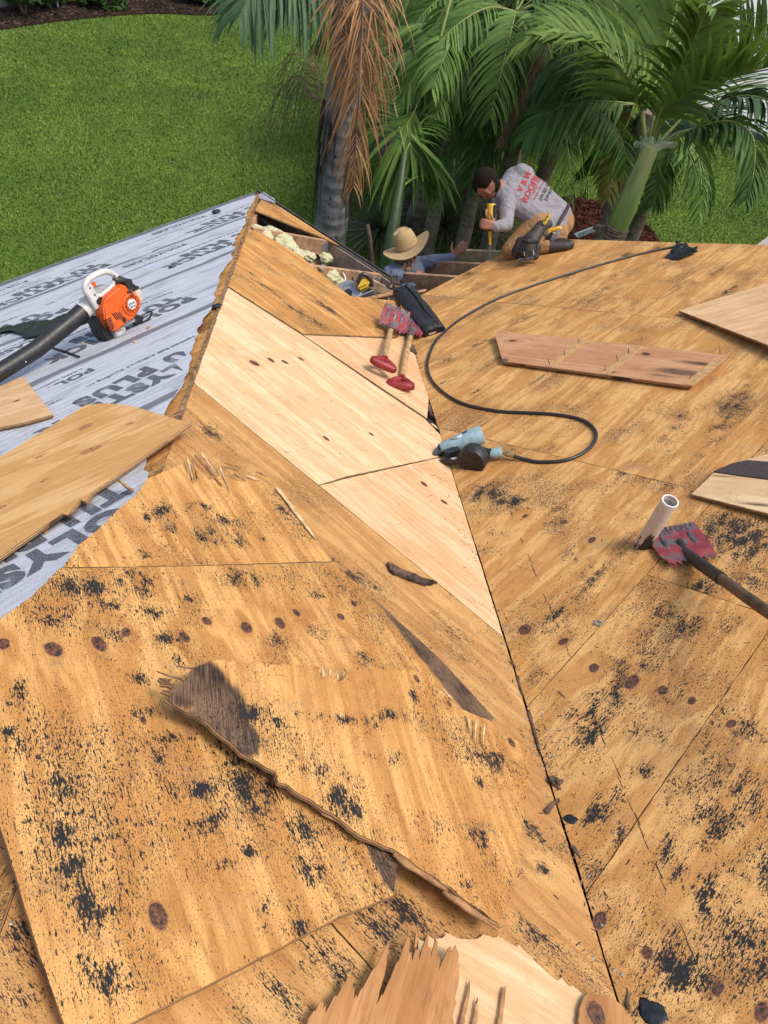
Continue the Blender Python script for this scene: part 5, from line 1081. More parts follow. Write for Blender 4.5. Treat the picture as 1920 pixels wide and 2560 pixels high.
def shirtmat(name, col):
    N = NT(name); co = obj_co(N); a = N.noise(co, 9, 4, .6, 1.2); b = N.noise(co, 160, 3, .6); c = N.mix(N.mapr(a, .35, .7), col, tuple(x*.82 for x in col)); c = N.mix(N.mapr(b, .4, .7, 0, .25), c, tuple(x*.7 for x in col))
    N.bump(N.math('ADD', N.math('MULTIPLY', a, 5.0), b), .7, .012); return N.fin(c, .9, .15)
MT['shirt'] = shirtmat('grey_shirt', (.33, .315, .33)); MT['khaki'] = shirtmat('khaki_trousers', (.42, .245, .115)); MT['blueshirt'] = shirtmat('blue_grey_shirt', (.215, .265, .36))
MT['leather'] = plain('dark_leather', (.030, .022, .020), .6, .6, 26, dirt=(.085, .065, .055), dirt_amt=.42, bump=.5); MT['boot'] = plain('dark_boot', (.035, .028, .024), .6, .4, 30)
W = atd
# ---- kneeling worker
base = onR(1330, 618); w1 = tag(empty('person', base), 'kneeling worker in grey printed shirt and khaki trousers sawing at the roof edge', 'person'); bpy.context.view_layer.update()
caps = []
cen = W(1290, 466, 6.66); pel = W(1393, 548, 6.72); spine = (pel-cen).normalized(); shn, shf = W(1268, 506, 6.52), W(1303, 430, 6.72)
lat = (shf-shn); lat = (lat-spine*lat.dot(spine)).normalized(); bkn = spine.cross(lat).normalized()
if bkn.dot(CAM-cen) < 0: bkn = -bkn
FL = lambda f: (bkn, f)
ctr = cen - bkn*.05
def T(t, l=0, b=0): return ctr + (pel-cen)*t + lat*l + bkn*b
for l in (-.085, -.03, .03, .085): caps.append((T(-.02, l, .0), T(.45, l*1.0, .03), .118, .112, 'shirt', FL(.92)))
for l in (-.07, 0, .07): caps.append((T(.42, l, .03), T(.98, l*1.05, .0), .112, .122, 'shirt', FL(.95)))
caps.append((T(.05, -.16, .01), T(.05, .16, .01), .085, .085, 'shirt')); caps.append((T(.98, -.06, -.01), T(1.10, -.06, -.03), .120, .125, 'khaki')); caps.append((T(.98, .06, -.01), T(1.10, .06, -.03), .120, .125, 'khaki'))
hd = W(1221, 463, 6.56); caps.append((T(-.05, 0, -.02), hd.lerp(ctr, .30), .062, .056, 'skin'))
hf = (W(1200, 500, 6.45)-hd).normalized(); hu = (W(1205, 425, 6.60)-hd)
head(caps, hd, (W(1196, 522, 6.72)-hd), W(1172, 420, 6.46)-hd, 1.06)
eln, wrn = W(1266, 562, 6.40), W(1240, 566, 6.33)
caps += [(shn, eln, .068, .052, 'shirt'), (eln, wrn, .052, .040, 'shirt')]
hand(caps, wrn+(W(1224, 563, 6.32)-wrn)*.1, W(1220, 562, 6.30)-wrn, CAM-wrn, W(1230, 540, 6.3)-wrn, .75)
elf, wrf = W(1238, 500, 6.78), W(1228, 540, 6.52)
caps += [(shf, elf, .066, .050, 'shirt'), (elf, wrf, .050, .038, 'shirt')]; hand(caps, wrf, W(1223, 532, 6.42)-wrf, W(1260, 520, 6.7)-wrf, W(1224, 515, 6.45)-wrf, .8)
kn_ = onR(1276, 626, .075); ftn = onR(1366, 616, .06); hpn = T(1.08, -.09, -.05)
caps += [(W(1345, 552, 6.64), kn_, .095, .074, 'khaki'), (hpn, kn_, .108, .070, 'khaki'), (kn_, ftn, .066, .050, 'khaki'), (ftn, ftn+(ftn-kn_).normalized()*.16+Vector((0, 0, -.02)), .048, .040, 'boot')]
kf_ = onR(1330, 598, .08); ftf = onR(1385, 606, .055); hpf = T(1.08, .09, -.05)
caps += [(hpf, kf_, .105, .070, 'khaki'), (kf_, ftf, .064, .050, 'khaki'), (ftf, ftf+(ftf-kf_).normalized()*.14, .048, .040, 'boot')]
body1 = figure(w1, caps, {'shirt': MT['shirt'], 'khaki': MT['khaki'], 'skin': MT['skin'], 'hair': MT['hair'], 'beard': MT['beard'], 'brow': MT['hair'], 'lip': MT['skindark'], 'eye': MT['eye'], 'boot': MT['boot']})
iv1 = w1.matrix_world.inverted()
def child(m, name, mat, par, inv, **kw):
    m.v = [tuple(inv @ Vector(p)) for p in m.v]; return m.build(name, mat, par, **kw)
# belt band hugging the waist
bw_ = []
for a in np.linspace(-2.4, 2.4, 25):
    d_ = bkn*math.cos(a)*.14+lat*math.sin(a)*.205; bw_.append(T(1.03, 0, -.01)+d_)
m = MB(); m.tube(bw_, .014, 8); child(m, 'belt', MT['leather'], w1, iv1, smooth=True)
# printed back
bv = BVHTree.FromPolygons([v.co.copy() for v in body1.data.vertices], [tuple(p.vertices) for p in body1.data.polygons])
MT['redink'] = plain('red_print', (.36, .035, .040), .8, .15, 60); MT['blackink'] = plain('black_print', (.025, .025, .03), .8, .2, 60)
rd = Vector((.45, -.893)); upd = Vector((-.893, -.45))
for s_, (sx, sy), capz, mat_, bo in (('V & M', (668, 520), 92, 'redink', .035), ('ROOFING', (742, 690), 98, 'redink', .035), ('Reroofs, Repairs', (856, 540), 36, 'redink', .0), ('Shingles, Tile and Flat', (868, 650), 36, 'redink', .0), ('239-201-5', (972, 655), 50, 'blackink', .012), ('239-810-', (1062, 660), 50, 'blackink', .012)):
    V, F = textmesh(s_, 1.0, bo, 1.0 if capz > 60 else .95, 1.0); k = capz/6.38/.70; o0 = Vector((1200+sx/6.38, 400+sy/6.38)); pos = []
    # cut long faces so that the print follows the shirt
    m = MB(); vv = []
    for v in V:
        q = o0 + rd*(v[0]*k) + upd*(v[1]*k); h = bv.ray_cast(CAM, ray(q.x, q.y), 30)
        vv.append(None if h[0] is None or (h[0]-CAM).length > 6.75 else h[0] + h[1]*.0035)
    keep = [f for f in F if all(vv[i] is not None for i in f)]
    if not keep: continue
    m.add([iv1 @ (p if p is not None else Vector()) for p in vv], keep); me = bpy.data.meshes.new('shirt_print'); me.from_pydata(m.v, [], m.f)
    bm = bmesh.new(); bm.from_mesh(me); bmesh.ops.delete(bm, geom=[v for v in bm.verts if not v.link_faces], context='VERTS'); bm.to_mesh(me); bm.free()
    o = link('shirt_print', me, MT[mat_], w1)
# tool pouch
m = MB(); C = lambda u, v, d=6.40: W(u, v, d)
def pouch(m, pts, w0, w1_):
    for (a, b, r0, r1) in pts: wcap(m, a, b, r0, r1, ((CAM-a).normalized(), .7))
pouch(m, [(C(1352, 568, 6.47), C(1328, 602, 6.40), .045, .060), (C(1328, 602, 6.40), C(1316, 630, 6.38), .066, .064), (C(1304, 606, 6.42), C(1294, 630, 6.42), .045, .050), (C(1342, 618, 6.40), C(1337, 640, 6.39), .036, .032), (C(1352, 566, 6.47), C(1372, 560, 6.50), .045, .03)], 0, 0)
pc_ = child(m, 'tool_pouch', MT['leather'], w1, iv1, smooth=True)
m = MB(); m.tube([C(1304, 600, 6.27), C(1322, 606, 6.25), C(1345, 604, 6.27)], .014, 8); m.tube([C(1285, 625, 6.31), C(1305, 632, 6.26), C(1330, 628, 6.28)], .010, 8); m.build  # pocket rims
child(m, 'pocket_rim', plain('black_strap', (.012, .011, .011), .5, .3, 40), w1, iv1, smooth=True)
m = MB(); m.tube([C(1333, 625, 6.27), C(1335, 638, 6.27)], .004, 6); m.tube([C(1310, 629, 6.25), C(1311, 640, 6.25)], .003, 6); child(m, 'buckle', MT['bright'], w1, iv1)
t = tag(empty('hammer', C(1315, 648, 6.33)), 'hammer hanging head-down below the kneeling worker\'s tool pouch', 'hammer'); bpy.context.view_layer.update(); iv = t.matrix_world.inverted()
m = MB(); m.tube([C(1295, 651, 6.33), C(1300, 650, 6.33), C(1306, 649, 6.33), C(1324, 647, 6.33), C(1330, 645, 6.33), C(1334, 643, 6.33)], [.017, .019, .013, .015, .019, .016], 12); child(m, 'hammer_head', MT['steel'], t, iv, smooth=True)
m = MB(); m.tube([C(1314, 648, 6.33), C(1318, 620, 6.30), C(1322, 596, 6.30)], .013, 10); child(m, 'hammer_handle', MT['darkwood'], t, iv, smooth=True)
MT['yellow'] = plain('yellow_tool_plastic', (.70, .42, .02), .45, .12, 30, dirt=(.25, .15, .03), dirt_amt=.36, dscale=20)
t = tag(empty('utility_knife', C(1366, 548, 6.46)), 'yellow knife stuck upright in the worker\'s belt', 'knife'); bpy.context.view_layer.update(); iv = t.matrix_world.inverted()
m = MB(); m.tube([C(1359, 561, 6.44), C(1366, 548, 6.44), C(1375, 533, 6.44)], [.015, .017, .012], 6); child(m, 'knife_body', MT['yellow'], t, iv, bevel=.003)
m = MB(); m.tube([C(1362, 553, 6.425), C(1370, 540, 6.425)], .004, 6); child(m, 'slider', MT['black'], t, iv)
t = tag(empty('tape_hook', C(1388, 574, 6.46)), 'yellow hooked tool handle on the worker\'s hip', 'tool'); bpy.context.view_layer.update(); iv = t.matrix_world.inverted()
m = MB(); m.tube(spline([C(1373, 582, 6.43), C(1373, 576, 6.43), C(1380, 575, 6.43), C(1394, 570, 6.43), C(1403, 571, 6.44)], 4), .014, 8); child(m, 'yellow_handle', MT['yellow'], t, iv, smooth=True)
m = MB(); m.ball(C(1384, 582, 6.44), .010, None, 10, 6); child(m, 'rivet', MT['bright'], t, iv, smooth=True)
# reciprocating saw held upright
t = tag(empty('reciprocating_saw', C(1225, 620, 6.42)), 'yellow power saw held upright by the kneeling worker, blade down', 'saw'); bpy.context.view_layer.update(); iv = t.matrix_world.inverted()
D_ = 6.40
m = MB(); m.tube([C(1230, 508, D_), C(1229, 512, D_), C(1229, 525, D_), C(1228, 540, D_), C(1228, 550, D_)], [.030, .036, .036, .044, .036], 12); child(m, 'motor_body', MT['yellow'], t, iv, smooth=True)
m = MB(); m.tube([C(1238, 512, D_-.03), C(1236, 545, D_-.03)], [.012, .016], 8); child(m, 'black_grip_panel', MT['black'], t, iv, smooth=True)
m = MB(); m.tube([C(1230, 495, D_), C(1230, 508, D_)], [.028, .032], 12); child(m, 'battery', MT['black'], t, iv, smooth=True)
m = MB(); m.tube([C(1228, 550, D_), C(1226, 565, D_), C(1225, 578, D_)], [.034, .026, .018], 12); child(m, 'gear_nose', MT['black'], t, iv, smooth=True)
m = MB(); m.tube([C(1225, 578, D_), C(1225, 612, D_+.02)], [.012, .009], 8); child(m, 'yellow_shank', MT['yellow'], t, iv, smooth=True)
m = MB(); a = C(1225, 612, D_+.02); b = onR(1225, 637, -.03); m.box((a+b)/2, ((b-a).length, .018, .003), frame((0, 0, 0), b-a, CAM-a).to_3x3()); child(m, 'saw_blade', MT['steel'], t, iv)
# ---- worker in the straw hat, standing outside the inside corner of the eaves
D2 = 7.0; base2 = onz(1005, 700, -1.6); hp2 = W(1008, 700, D2)
w2 = tag(empty('person', (W(1010, 690, D2).x, W(1010, 690, D2).y, -1.75)), 'worker in blue-grey shirt, bandana and straw hat standing beyond the open eave', 'person'); bpy.context.view_layer.update(); iv2 = w2.matrix_world.inverted()
caps = []; neck = W(1015, 655, D2-.02); ch = W(1010, 690, D2); sn2, sf2 = W(975, 682, D2-.06), W(1050, 660, D2+.04); lat2 = (sf2-sn2).normalized()
dn_ = Vector((0, 0, -1)); hipc = ch + dn_*.46
for l in (-.075, 0, .075): caps.append((ch+lat2*l+Vector((0, 0, .02)), hipc+lat2*l*.8, .115, .105, 'shirt'))
caps.append((sn2+lat2*.03, sf2-lat2*.03, .075, .075, 'shirt')); caps.append((ch+Vector((0, 0, .08)), neck, .085, .06, 'bandana'))
hd2 = W(1019, 646, D2-.02); f2 = (W(1050, 652, D2-.25)-hd2)
head(caps, hd2, f2, Vector((-.05, 0, 1)), .88, hairkey=None, beard=False)
f2n = f2.normalized(); caps.append((hd2+f2n*.055+Vector((0, 0, -.065)), hd2+f2n*.035+Vector((0, 0, -.08)), .050, .06, 'mask')); caps.append((hd2+Vector((0, 0, -.10))-f2n*.02, hd2+Vector((0, 0, -.04))-f2n*.04, .075, .082, 'bandana'))
el2, wr2 = W(1092, 650, D2-.02), W(1131, 643, D2-.08)
caps += [(sf2, el2, .066, .050, 'shirt'), (el2, wr2, .048, .036, 'shirt')]; hand(caps, wr2, W(1146, 628, D2-.1)-wr2, CAM-wr2, W(1138, 618, D2-.1)-wr2, .35, 1.05, spread=.5)
eln2, wrn2 = W(975, 735, D2-.1), W(1030, 715, D2-.22)
caps += [(sn2, eln2, .068, .052, 'shirt'), (eln2, wrn2, .050, .040, 'shirt')]; hand(caps, wrn2, W(1048, 686, D2-.22)-wrn2, CAM-wrn2, W(1050, 705, D2-.22)-wrn2, .5, 1.0)
for sd in (-1, 1): k2 = hipc+lat2*sd*.10+dn_*.42+f2n*.05; caps += [(hipc+lat2*sd*.08, k2, .095, .068, 'jeans'), (k2, k2+dn_*.42-f2n*.05, .062, .048, 'jeans'), (k2+dn_*.46-f2n*.05, k2+dn_*.47+f2n*.12, .045, .038, 'boot')]
def bandmat():
    N = NT('patterned_bandana'); co = obj_co(N); a = N.noise(co, 38, 3, .6); c = N.mix(N.mapr(a, .42, .58), (.13, .045, .035), (.36, .25, .18)); N.bump(N.noise(co, 25, 3, .6), .6, .01); return N.fin(c, .9)
figure(w2, caps, {'shirt': MT['blueshirt'], 'bandana': bandmat(), 'skin': MT['skin'], 'hair': MT['hair'], 'mask': MT['black'], 'jeans': plain('dark_jeans', (.05, .06, .09), .9, .3, 40), 'boot': MT['boot'], 'brow': MT['hair'], 'lip': MT['skindark'], 'eye': MT['eye'], 'beard': MT['beard']})
# straw hat (rests on the head: a thing of its own)
hc = W(1020, 620, D2-.02); a_, b_ = W(972, 641, D2-.02), W(1075, 592, D2-.02); hx = (b_-a_).normalized(); hn = (W(1005, 575, D2-.02)-hc); hn = (hn-hx*hn.dot(hx)); hn = (hn.normalized()*.93 + (CAM-hc).normalized()*.30).normalized()
t = tag(empty('straw_hat', mw=frame(hc, hx, hn)), 'wide-brimmed woven straw hat on the worker beyond the eave', 'hat')
def strawmat():
    N = NT('woven_straw'); co = obj_co(N); sep = N.n('SeparateXYZ', {0: co}); r_ = N.math('SQRT', N.math('ADD', N.math('MULTIPLY', sep.outputs[0], sep.outputs[0]), N.math('MULTIPLY', sep.outputs[1], sep.outputs[1])))
    w_ = N.math('SINE', N.math('MULTIPLY', N.math('ADD', r_, sep.outputs[2]), 900.0)); a = N.noise(co, 120, 4, .7); c = N.mix(N.mapr(w_, -1, 1), (.42, .28, .13), (.56, .40, .20)); c = N.mix(N.mapr(a, .5, .7, 0, .6), c, (.26, .16, .07)); N.bump(w_, .3, .001); return N.fin(c, .8)
MT['straw'] = strawmat()
m = MB(); prof = [(.085, .0), (.09, .005), (.15, .006), (.205, .012), (.207, .016), (.15, .012), (.095, .012)]; n_ = 40; vs = []; fs = []
for i, (r_, z_) in enumerate(prof):
    for k in range(n_): th = 2*math.pi*k/n_; dz = .03*max(0, r_-.09)/.1*math.cos(2*th); vs.append((r_*1.02*math.cos(th), r_*.98*math.sin(th), z_+dz))
    if i: o_ = (i-1)*n_; fs += [(o_+k, o_+(k+1) % n_, o_+n_+(k+1) % n_, o_+n_+k) for k in range(n_)]
m.add(vs, fs); m.build('brim', MT['straw'], t, smooth=True)
m = MB(); vs = []; fs = []; prof = [(.096, .008), (.094, .05), (.088, .09), (.080, .115), (.066, .128), (.040, .122), (.0005, .112)]
for i, (r_, z_) in enumerate(prof):
    for k in range(n_): th = 2*math.pi*k/n_; vs.append((r_*1.06*math.cos(th), r_*.94*math.sin(th)*(1-.15*(z_/.13)**2), z_*1.25*(1-.06*math.cos(2*th))))
    if i: o_ = (i-1)*n_; fs += [(o_+k, o_+(k+1) % n_, o_+n_+(k+1) % n_, o_+n_+k) for k in range(n_)]
m.add(vs, fs); m.build('crown', MT['straw'], t, smooth=True)
m = MB(); m.tube([Vector((.1015*math.cos(x), .0905*math.sin(x), .018)) for x in np.linspace(0, 6.283, 33)], .004, 6); m.build('hat_band', plain('straw_cord', (.30, .19, .09), .8, .2, 60), t, smooth=True)
# ================================================================ planting
def leafmat(name, lo, hi, rough=.55, back=None):
    N = NT(name); g_ = N.n('NewGeometry'); co = obj_co(N); a = N.noise(co, 14, 3, .6); c = N.mix(g_.outputs['Random Per Island'], lo, hi); c = N.mix(N.mapr(a, .4, .75, 0, .35), c, tuple(.5*x for x in lo))
    if back: c = N.mix(N.math('MULTIPLY', g_.outputs['Backfacing'], .5), c, back)
    N.b.inputs['Transmission Weight'].default_value = 0
    tr = N.n('BsdfTranslucent', {'Color': N.mix(.5, c, (hi[0]*1.4, hi[1]*1.4, hi[2]))}); N.fin(c, rough, .22); ms = N.n('MixShader', {0: .22}); N.t.links.new(N.b.outputs[0], ms.inputs[1]); N.t.links.new(tr.outputs[0], ms.inputs[2]); N.t.links.new(ms.outputs[0], N.out.inputs['Surface']); return N.mat
MT['leafE'] = leafmat('bright_palm_leaf', (.078, .140, .024), (.180, .275, .054)); MT['leafB'] = leafmat('bluish_palm_leaf', (.045, .105, .048), (.110, .200, .085)); MT['leafD'] = leafmat('dark_palm_leaf', (.036, .086, .022), (.105, .190, .044)); MT['leafM'] = leafmat('mid_palm_leaf', (.066, .145, .028), (.170, .285, .060))
MT['leafY'] = leafmat('yellowing_palm_leaf', (.10, .115, .022), (.19, .18, .040)); MT['dead'] = leafmat('dead_brown_leaf', (.26, .125, .055), (.56, .32, .16), .7); MT['deadg'] = leafmat('dead_grey_leaf', (.16, .10, .062), (.32, .21, .14), .7)
MT['rachis'] = plain('green_rachis', (.20, .24, .055), .5, .25, 20, dirt=(.15, .10, .04), dirt_amt=.36); MT['rachisd'] = plain('brown_rachis', (.16, .10, .07), .7, .35, 20)
def palmtrunk(name, col, hole=True):
    N = NT(name); co = obj_co(N); sep = N.n('SeparateXYZ', {0: co}); a = N.noise(co, 7, 5, .65); r_ = N.math('SINE', N.math('ADD', N.math('MULTIPLY', sep.outputs[2], 44.0), N.math('MULTIPLY', a, 5.0)))
    c = N.mix(N.mapr(a, .3, .72), tuple(x*.62 for x in col), tuple(x*1.25 for x in col)); c = N.mix(N.mapr(r_, .55, 1, 0, .42), c, tuple(x*.5 for x in col))
    if hole:
        v = N.n('TexVoronoi', {'Scale': 1.0, 'Vector': N.scale(co, (11, 11, 6))}); c = N.mix(N.mapr(v.outputs['Distance'], .10, .16, .92, 0), c, (.018, .014, .011))
    N.bump(N.math('ADD', a, N.math('MULTIPLY', r_, .15)), .8, .03); return N.fin(c, .9, .15)
MT['trunkA'] = palmtrunk('grey_palm_bark', (.26, .25, .245)); MT['trunkC'] = palmtrunk('brown_palm_bark', (.24, .19, .15), False)
def frond(parent, pts, L, n, width, mat, rmat, droop=.5, ang=(65, 35), name='frond', rr=.012, start=.12, seed=0, side=None, lift=.0, curl=0.0, prof=None, upv=None, jitter=.25):
    """one pinnate leaf: rachis along pts (world), leaflets in two ranks that arch and hang"""
    R = random.Random(seed); inv = parent.matrix_world.inverted(); sp = spline(pts, 8); N_ = len(sp); m = MB()
    cum = [0]
    for a, b in zip(sp[:-1], sp[1:]): cum.append(cum[-1]+(b-a).length)
    tot = cum[-1]
    m.tube([inv @ p for p in sp], [rr*(1-.8*c/tot) for c in cum], 7, mi=1)
    def at(t):
        s_ = t*tot; i = 0
        while i < N_-2 and cum[i+1] < s_: i += 1
        f = (s_-cum[i])/max(cum[i+1]-cum[i], 1e-6); return sp[i].lerp(sp[i+1], f), (sp[min(i+1, N_-1)]-sp[max(i-1, 0)]).normalized()
    for k in range(n):
        t = start + (1-start)*(k+R.uniform(-.3, .3))/n; t = min(.995, max(start, t)); p, T_ = at(t)
        u_ = upv if upv is not None else Vector((0, 0, 1))
        Sd = T_.cross(u_); Sd = Sd.normalized() if Sd.length > .15 else (side.normalized() if side else Vector((1, 0, 0)))
        nm = Sd.cross(T_).normalized(); al = math.radians(ang[0]+(ang[1]-ang[0])*t) + (R.gauss(0, .22) if jitter > .3 else R.gauss(0, .05)); e = prof(t) if prof else (.55+.45*math.sin(math.pi*min(1, t*.85+.12)))*(1-.45*max(0, t-.8)/.2)
        for sd in (-1, 1):
            if R.random() < .04: continue
            ln = L*e*R.uniform(1-jitter, 1+jitter*.4); d = (T_*math.cos(al) + Sd*sd*math.sin(al) + nm*(lift+R.uniform(-.12, .12))).normalized(); w = width*R.uniform(.75, 1.15)
            wd = d.cross(nm).normalized(); wd = (wd*math.cos(.5*sd)+nm*math.sin(.5)).normalized(); K = 4; vs = []; dr = droop*R.uniform(.7, 1.3); q = p; dd = d
            for j in range(K+1):
                f = j/K; ww = w*(.55, 1, .9, .6, .06)[j]; vs += [inv @ (q - wd*ww*.5), inv @ (q + wd*ww*.5)]
                dd = (dd + Vector((0, 0, -1))*dr*(.35+f)*.55).normalized(); q = q + dd*ln/K
            m.add(vs, [(2*j, 2*j+1, 2*j+3, 2*j+2) for j in range(K)])
    me = bpy.data.meshes.new(name); me.from_pydata(m.v, [], m.f); me.polygons.foreach_set('material_index', m.m); me.polygons.foreach_set('use_smooth', [True]*len(m.f))
    o = link(name, me, [mat, rmat], parent); return o
def palm_root(name, label, xy, cat='palm tree', group=None):
    t = tag(empty(name, (xy[0], xy[1], GZ)), label, cat, group); bpy.context.view_layer.update(); return t
def trunk(t, top, r0, r1, mat, bend=(0, 0), name='trunk'):
    b = t.location; H = top-GZ; m = MB(); zs = np.linspace(0, H, 26); m.tube([Vector((bend[0]*(z/H)**2, bend[1]*(z/H)**2, z)) for z in zs], [(r0*1.25-(r0*.25)*min(1, z/.6)) + (r1-r0)*z/H + .006*math.sin(z*9) for z in zs], 24); return m.build(name, mat, t, smooth=True)
# ---- A: stout grey palm with dead hanging fronds
a0 = atd(828, 560, 9.6); A = palm_root('palm_tree', 'stout grey-trunked palm with dead brown fronds hanging down its trunk', a0)
trunk(A, 1.9, .20, .165, MT['trunkA'], (.03, .0))
frond(A, [atd(*p) for p in ((845, -190, 9.3), (780, -150, 9.0), (705, -95, 8.8), (640, -30, 8.6), (598, 40, 8.5))], .86, 46, .036, MT['leafB'], MT['rachis'], .75, (60, 40), seed=1)
frond(A, [atd(*p) for p in ((850, -190, 9.2), (800, -120, 8.9), (755, -50, 8.7), (725, 20, 8.6))], .80, 34, .034, MT['leafB'], MT['rachis'], .8, (55, 35), seed=2)
tmp = (atd(900, 100, 8.4)-atd(800, 100, 8.4)).normalized()
for i, (pts, L, n) in enumerate((([(880, -160, 8.9), (905, -40, 8.45), (905, 80, 8.35), (900, 200, 8.4), (892, 320, 8.5), (886, 420, 8.6), (884, 470, 8.65)], .52, 64), ([(905, -160, 8.9), (935, -40, 8.5), (945, 60, 8.4), (938, 170, 8.45), (925, 250, 8.5)], .48, 44), ([(865, -160, 9.0), (850, -40, 8.6), (852, 60, 8.5), (858, 180, 8.5), (862, 260, 8.55)], .46, 40))):
    frond(A, [atd(*p) for p in pts], L*1.35, n, .016, MT['dead'], MT['rachisd'], .95, (46, 26), seed=10+i, side=tmp, upv=(CAM-a0).normalized(), rr=.016, jitter=.45)
m = MB(); R = random.Random(4); ivA = A.matrix_world.inverted()
for k in range(45):
    s0 = atd(798+R.uniform(-6, 10), 205+R.uniform(-40, 60), 9.35); e = Vector((R.uniform(-1, -.15), R.uniform(-.5, .2), 0)).normalized()*R.uniform(.15, .75); q1 = s0+e*.6+Vector((0, 0, R.uniform(-.05, .12))); q2 = s0+e+Vector((0, 0, -R.uniform(.15, .55))); q3 = q2+Vector((e.x*.1, e.y*.1, -R.uniform(.1, .35)))
    m.tube([ivA @ p for p in spline([s0, q1, q2, q3], 4)], .0028, 4)
o = m.build('dry_flower_stalk', MT['rachisd'], A); o['kind'] = 'stuff'
m = MB()
for k in range(60):
    th = R.uniform(0, 6.28); z = atd(812, 270, 9.6).z-GZ+R.uniform(-.45, .35); r_ = .185; p = Vector((r_*math.cos(th), r_*math.sin(th), z)); m.tube([p, p+Vector((.03*math.cos(th), .03*math.sin(th), -.2)), p+Vector((.04*math.cos(th)+R.uniform(-.04, .04), .04*math.sin(th), -R.uniform(.35, .7)))], [.016, .011, .003], 5)
o = m.build('old_leaf_base_fibre', plain('brown_fibre', (.075, .048, .034), .95, .4, 30), A); o['kind'] = 'stuff'
# ---- B: slender palm whose leaf tip hangs like a fan in front of the worker in the hat
b0 = atd(972, 640, 8.7); B = palm_root('palm_tree', 'slender green-stemmed palm with a fan-like drooping leaf beside the straw hat', b0)
m = MB(); ivB = B.matrix_world.inverted(); m.tube([ivB @ p for p in (Vector((b0.x, b0.y, GZ)), atd(972, 640, 8.7), atd(985, 560, 8.75), atd(1000, 470, 8.9), atd(1012, 380, 9.1))], [.085, .075, .065, .05, .035], 16); m.build('trunk', plain('dark_green_stem', (.040, .075, .022), .5, .35, 12, dirt=(.10, .10, .08), dirt_amt=.4), B, smooth=True)
frond(B, [atd(*p) for p in ((1150, -120, 10.0), (1128, -10, 9.7), (1085, 150, 9.45), (1035, 280, 9.25), (1018, 312, 9.2), (1022, 345, 9.15), (1032, 390, 9.15), (1036, 425, 9.2))], .86, 46, .046, MT['leafM'], MT['rachis'], .75, (105, 30), seed=21, start=.73, rr=.022, upv=(CAM-b0).normalized(), prof=lambda t: 1.0 if t < .9 else .8)
for i, (pts, L) in enumerate((([(1012, 380, 9.1), (1060, 300, 9.3), (1130, 280, 9.6), (1170, 320, 9.8)], .5), ([(1012, 380, 9.1), (985, 260, 9.3), (960, 180, 9.5), (955, 120, 9.6)], .5), ([(1128, -10, 10.2), (1090, 60, 10.2), (1050, 100, 10.2), (1010, 160, 10.2)], .55), ([(1000, 470, 8.9), (1050, 440, 9.2), (1110, 450, 9.4), (1150, 490, 9.5)], .42))):
    frond(B, [atd(*p) for p in pts], L, 30, .026, MT['leafD' if i % 2 else 'leafM'], MT['rachis'], .75, (65, 40), seed=30+i)
m = MB(); m.tube([ivB @ p for p in spline([atd(918, 560, 9.0), atd(926, 600, 9.0), atd(932, 660, 9.0)], 5)], .02, 8); m.build('dead_stalk', MT['rachisd'], B)
# ---- C and the palms behind
def auto_palm(label, px, D, crown_r, nf, mats, seed, r0=.14, droop=.7, group='palms behind the workers', tmat='trunkC', lean=(0, 0), leafL=.55, n=38):
    top = atd(*px, D); t = palm_root('palm_tree', label, (top.x-lean[0], top.y-lean[1]), group=group); R = random.Random(seed)
    trunk(t, top.z, r0, r0*.75, MT[tmat], lean)
    for k in range(nf):
        th = 2*math.pi*k/nf + R.uniform(-.3, .3); el = R.uniform(.1, 1.1); Lf = crown_r*R.uniform(.8, 1.15); d = Vector((math.cos(th)*math.cos(el), math.sin(th)*math.cos(el), math.sin(el))); p = top; pts = [p]
        for j in range(4): d = (d + Vector((0, 0, -.48))).normalized(); p = p + d*Lf/4; pts.append(p)
        frond(t, pts, leafL, n, .038, MT[R.choice(mats)], MT['rachis'], droop, (68, 38), seed=seed*50+k)
    return t
auto_palm('tall palm with leaning grey-brown trunk behind the fan-like leaf', (1215, -30), 11.6, 2.0, 13, ['leafD', 'leafD', 'leafM'], 3, .16, lean=(.25, .2))
auto_palm('dense dark palm behind the kneeling worker', (1330, 190), 10.8, 1.7, 14, ['leafD', 'leafD', 'leafM'], 4, .12)
auto_palm('dark palm standing between the tall palm and the green-shafted palm', (1450, 130), 11.4, 1.8, 14, ['leafD', 'leafM', 'leafD'], 5, .12)
auto_palm('dark low palm behind the fan-like leaf', (1085, 130), 12.5, 1.9, 13, ['leafD', 'leafD', 'leafM'], 6, .13)
auto_palm('dark palm right of the green-shafted palm', (1690, 330), 11.8, 1.3, 11, ['leafD', 'leafM', 'leafD'], 7, .10, leafL=.42)
auto_palm('farthest dark palm at the top of the frame', (1010, -20), 14.0, 2.2, 13, ['leafD', 'leafD'], 8, .14)
auto_palm('dark palm at the top of the frame above the kneeling worker', (1400, -60), 13.0, 2.2, 13, ['leafD', 'leafM'], 9, .14)
auto_palm('mid-green palm just right of the fan-like leaf', (1165, 130), 10.4, 1.5, 13, ['leafM', 'leafD', 'leafM'], 11, .10, leafL=.5)
auto_palm('mid-green palm above the kneeling worker', (1290, 30), 10.2, 1.7, 13, ['leafM', 'leafM', 'leafD'], 12, .10, leafL=.55)
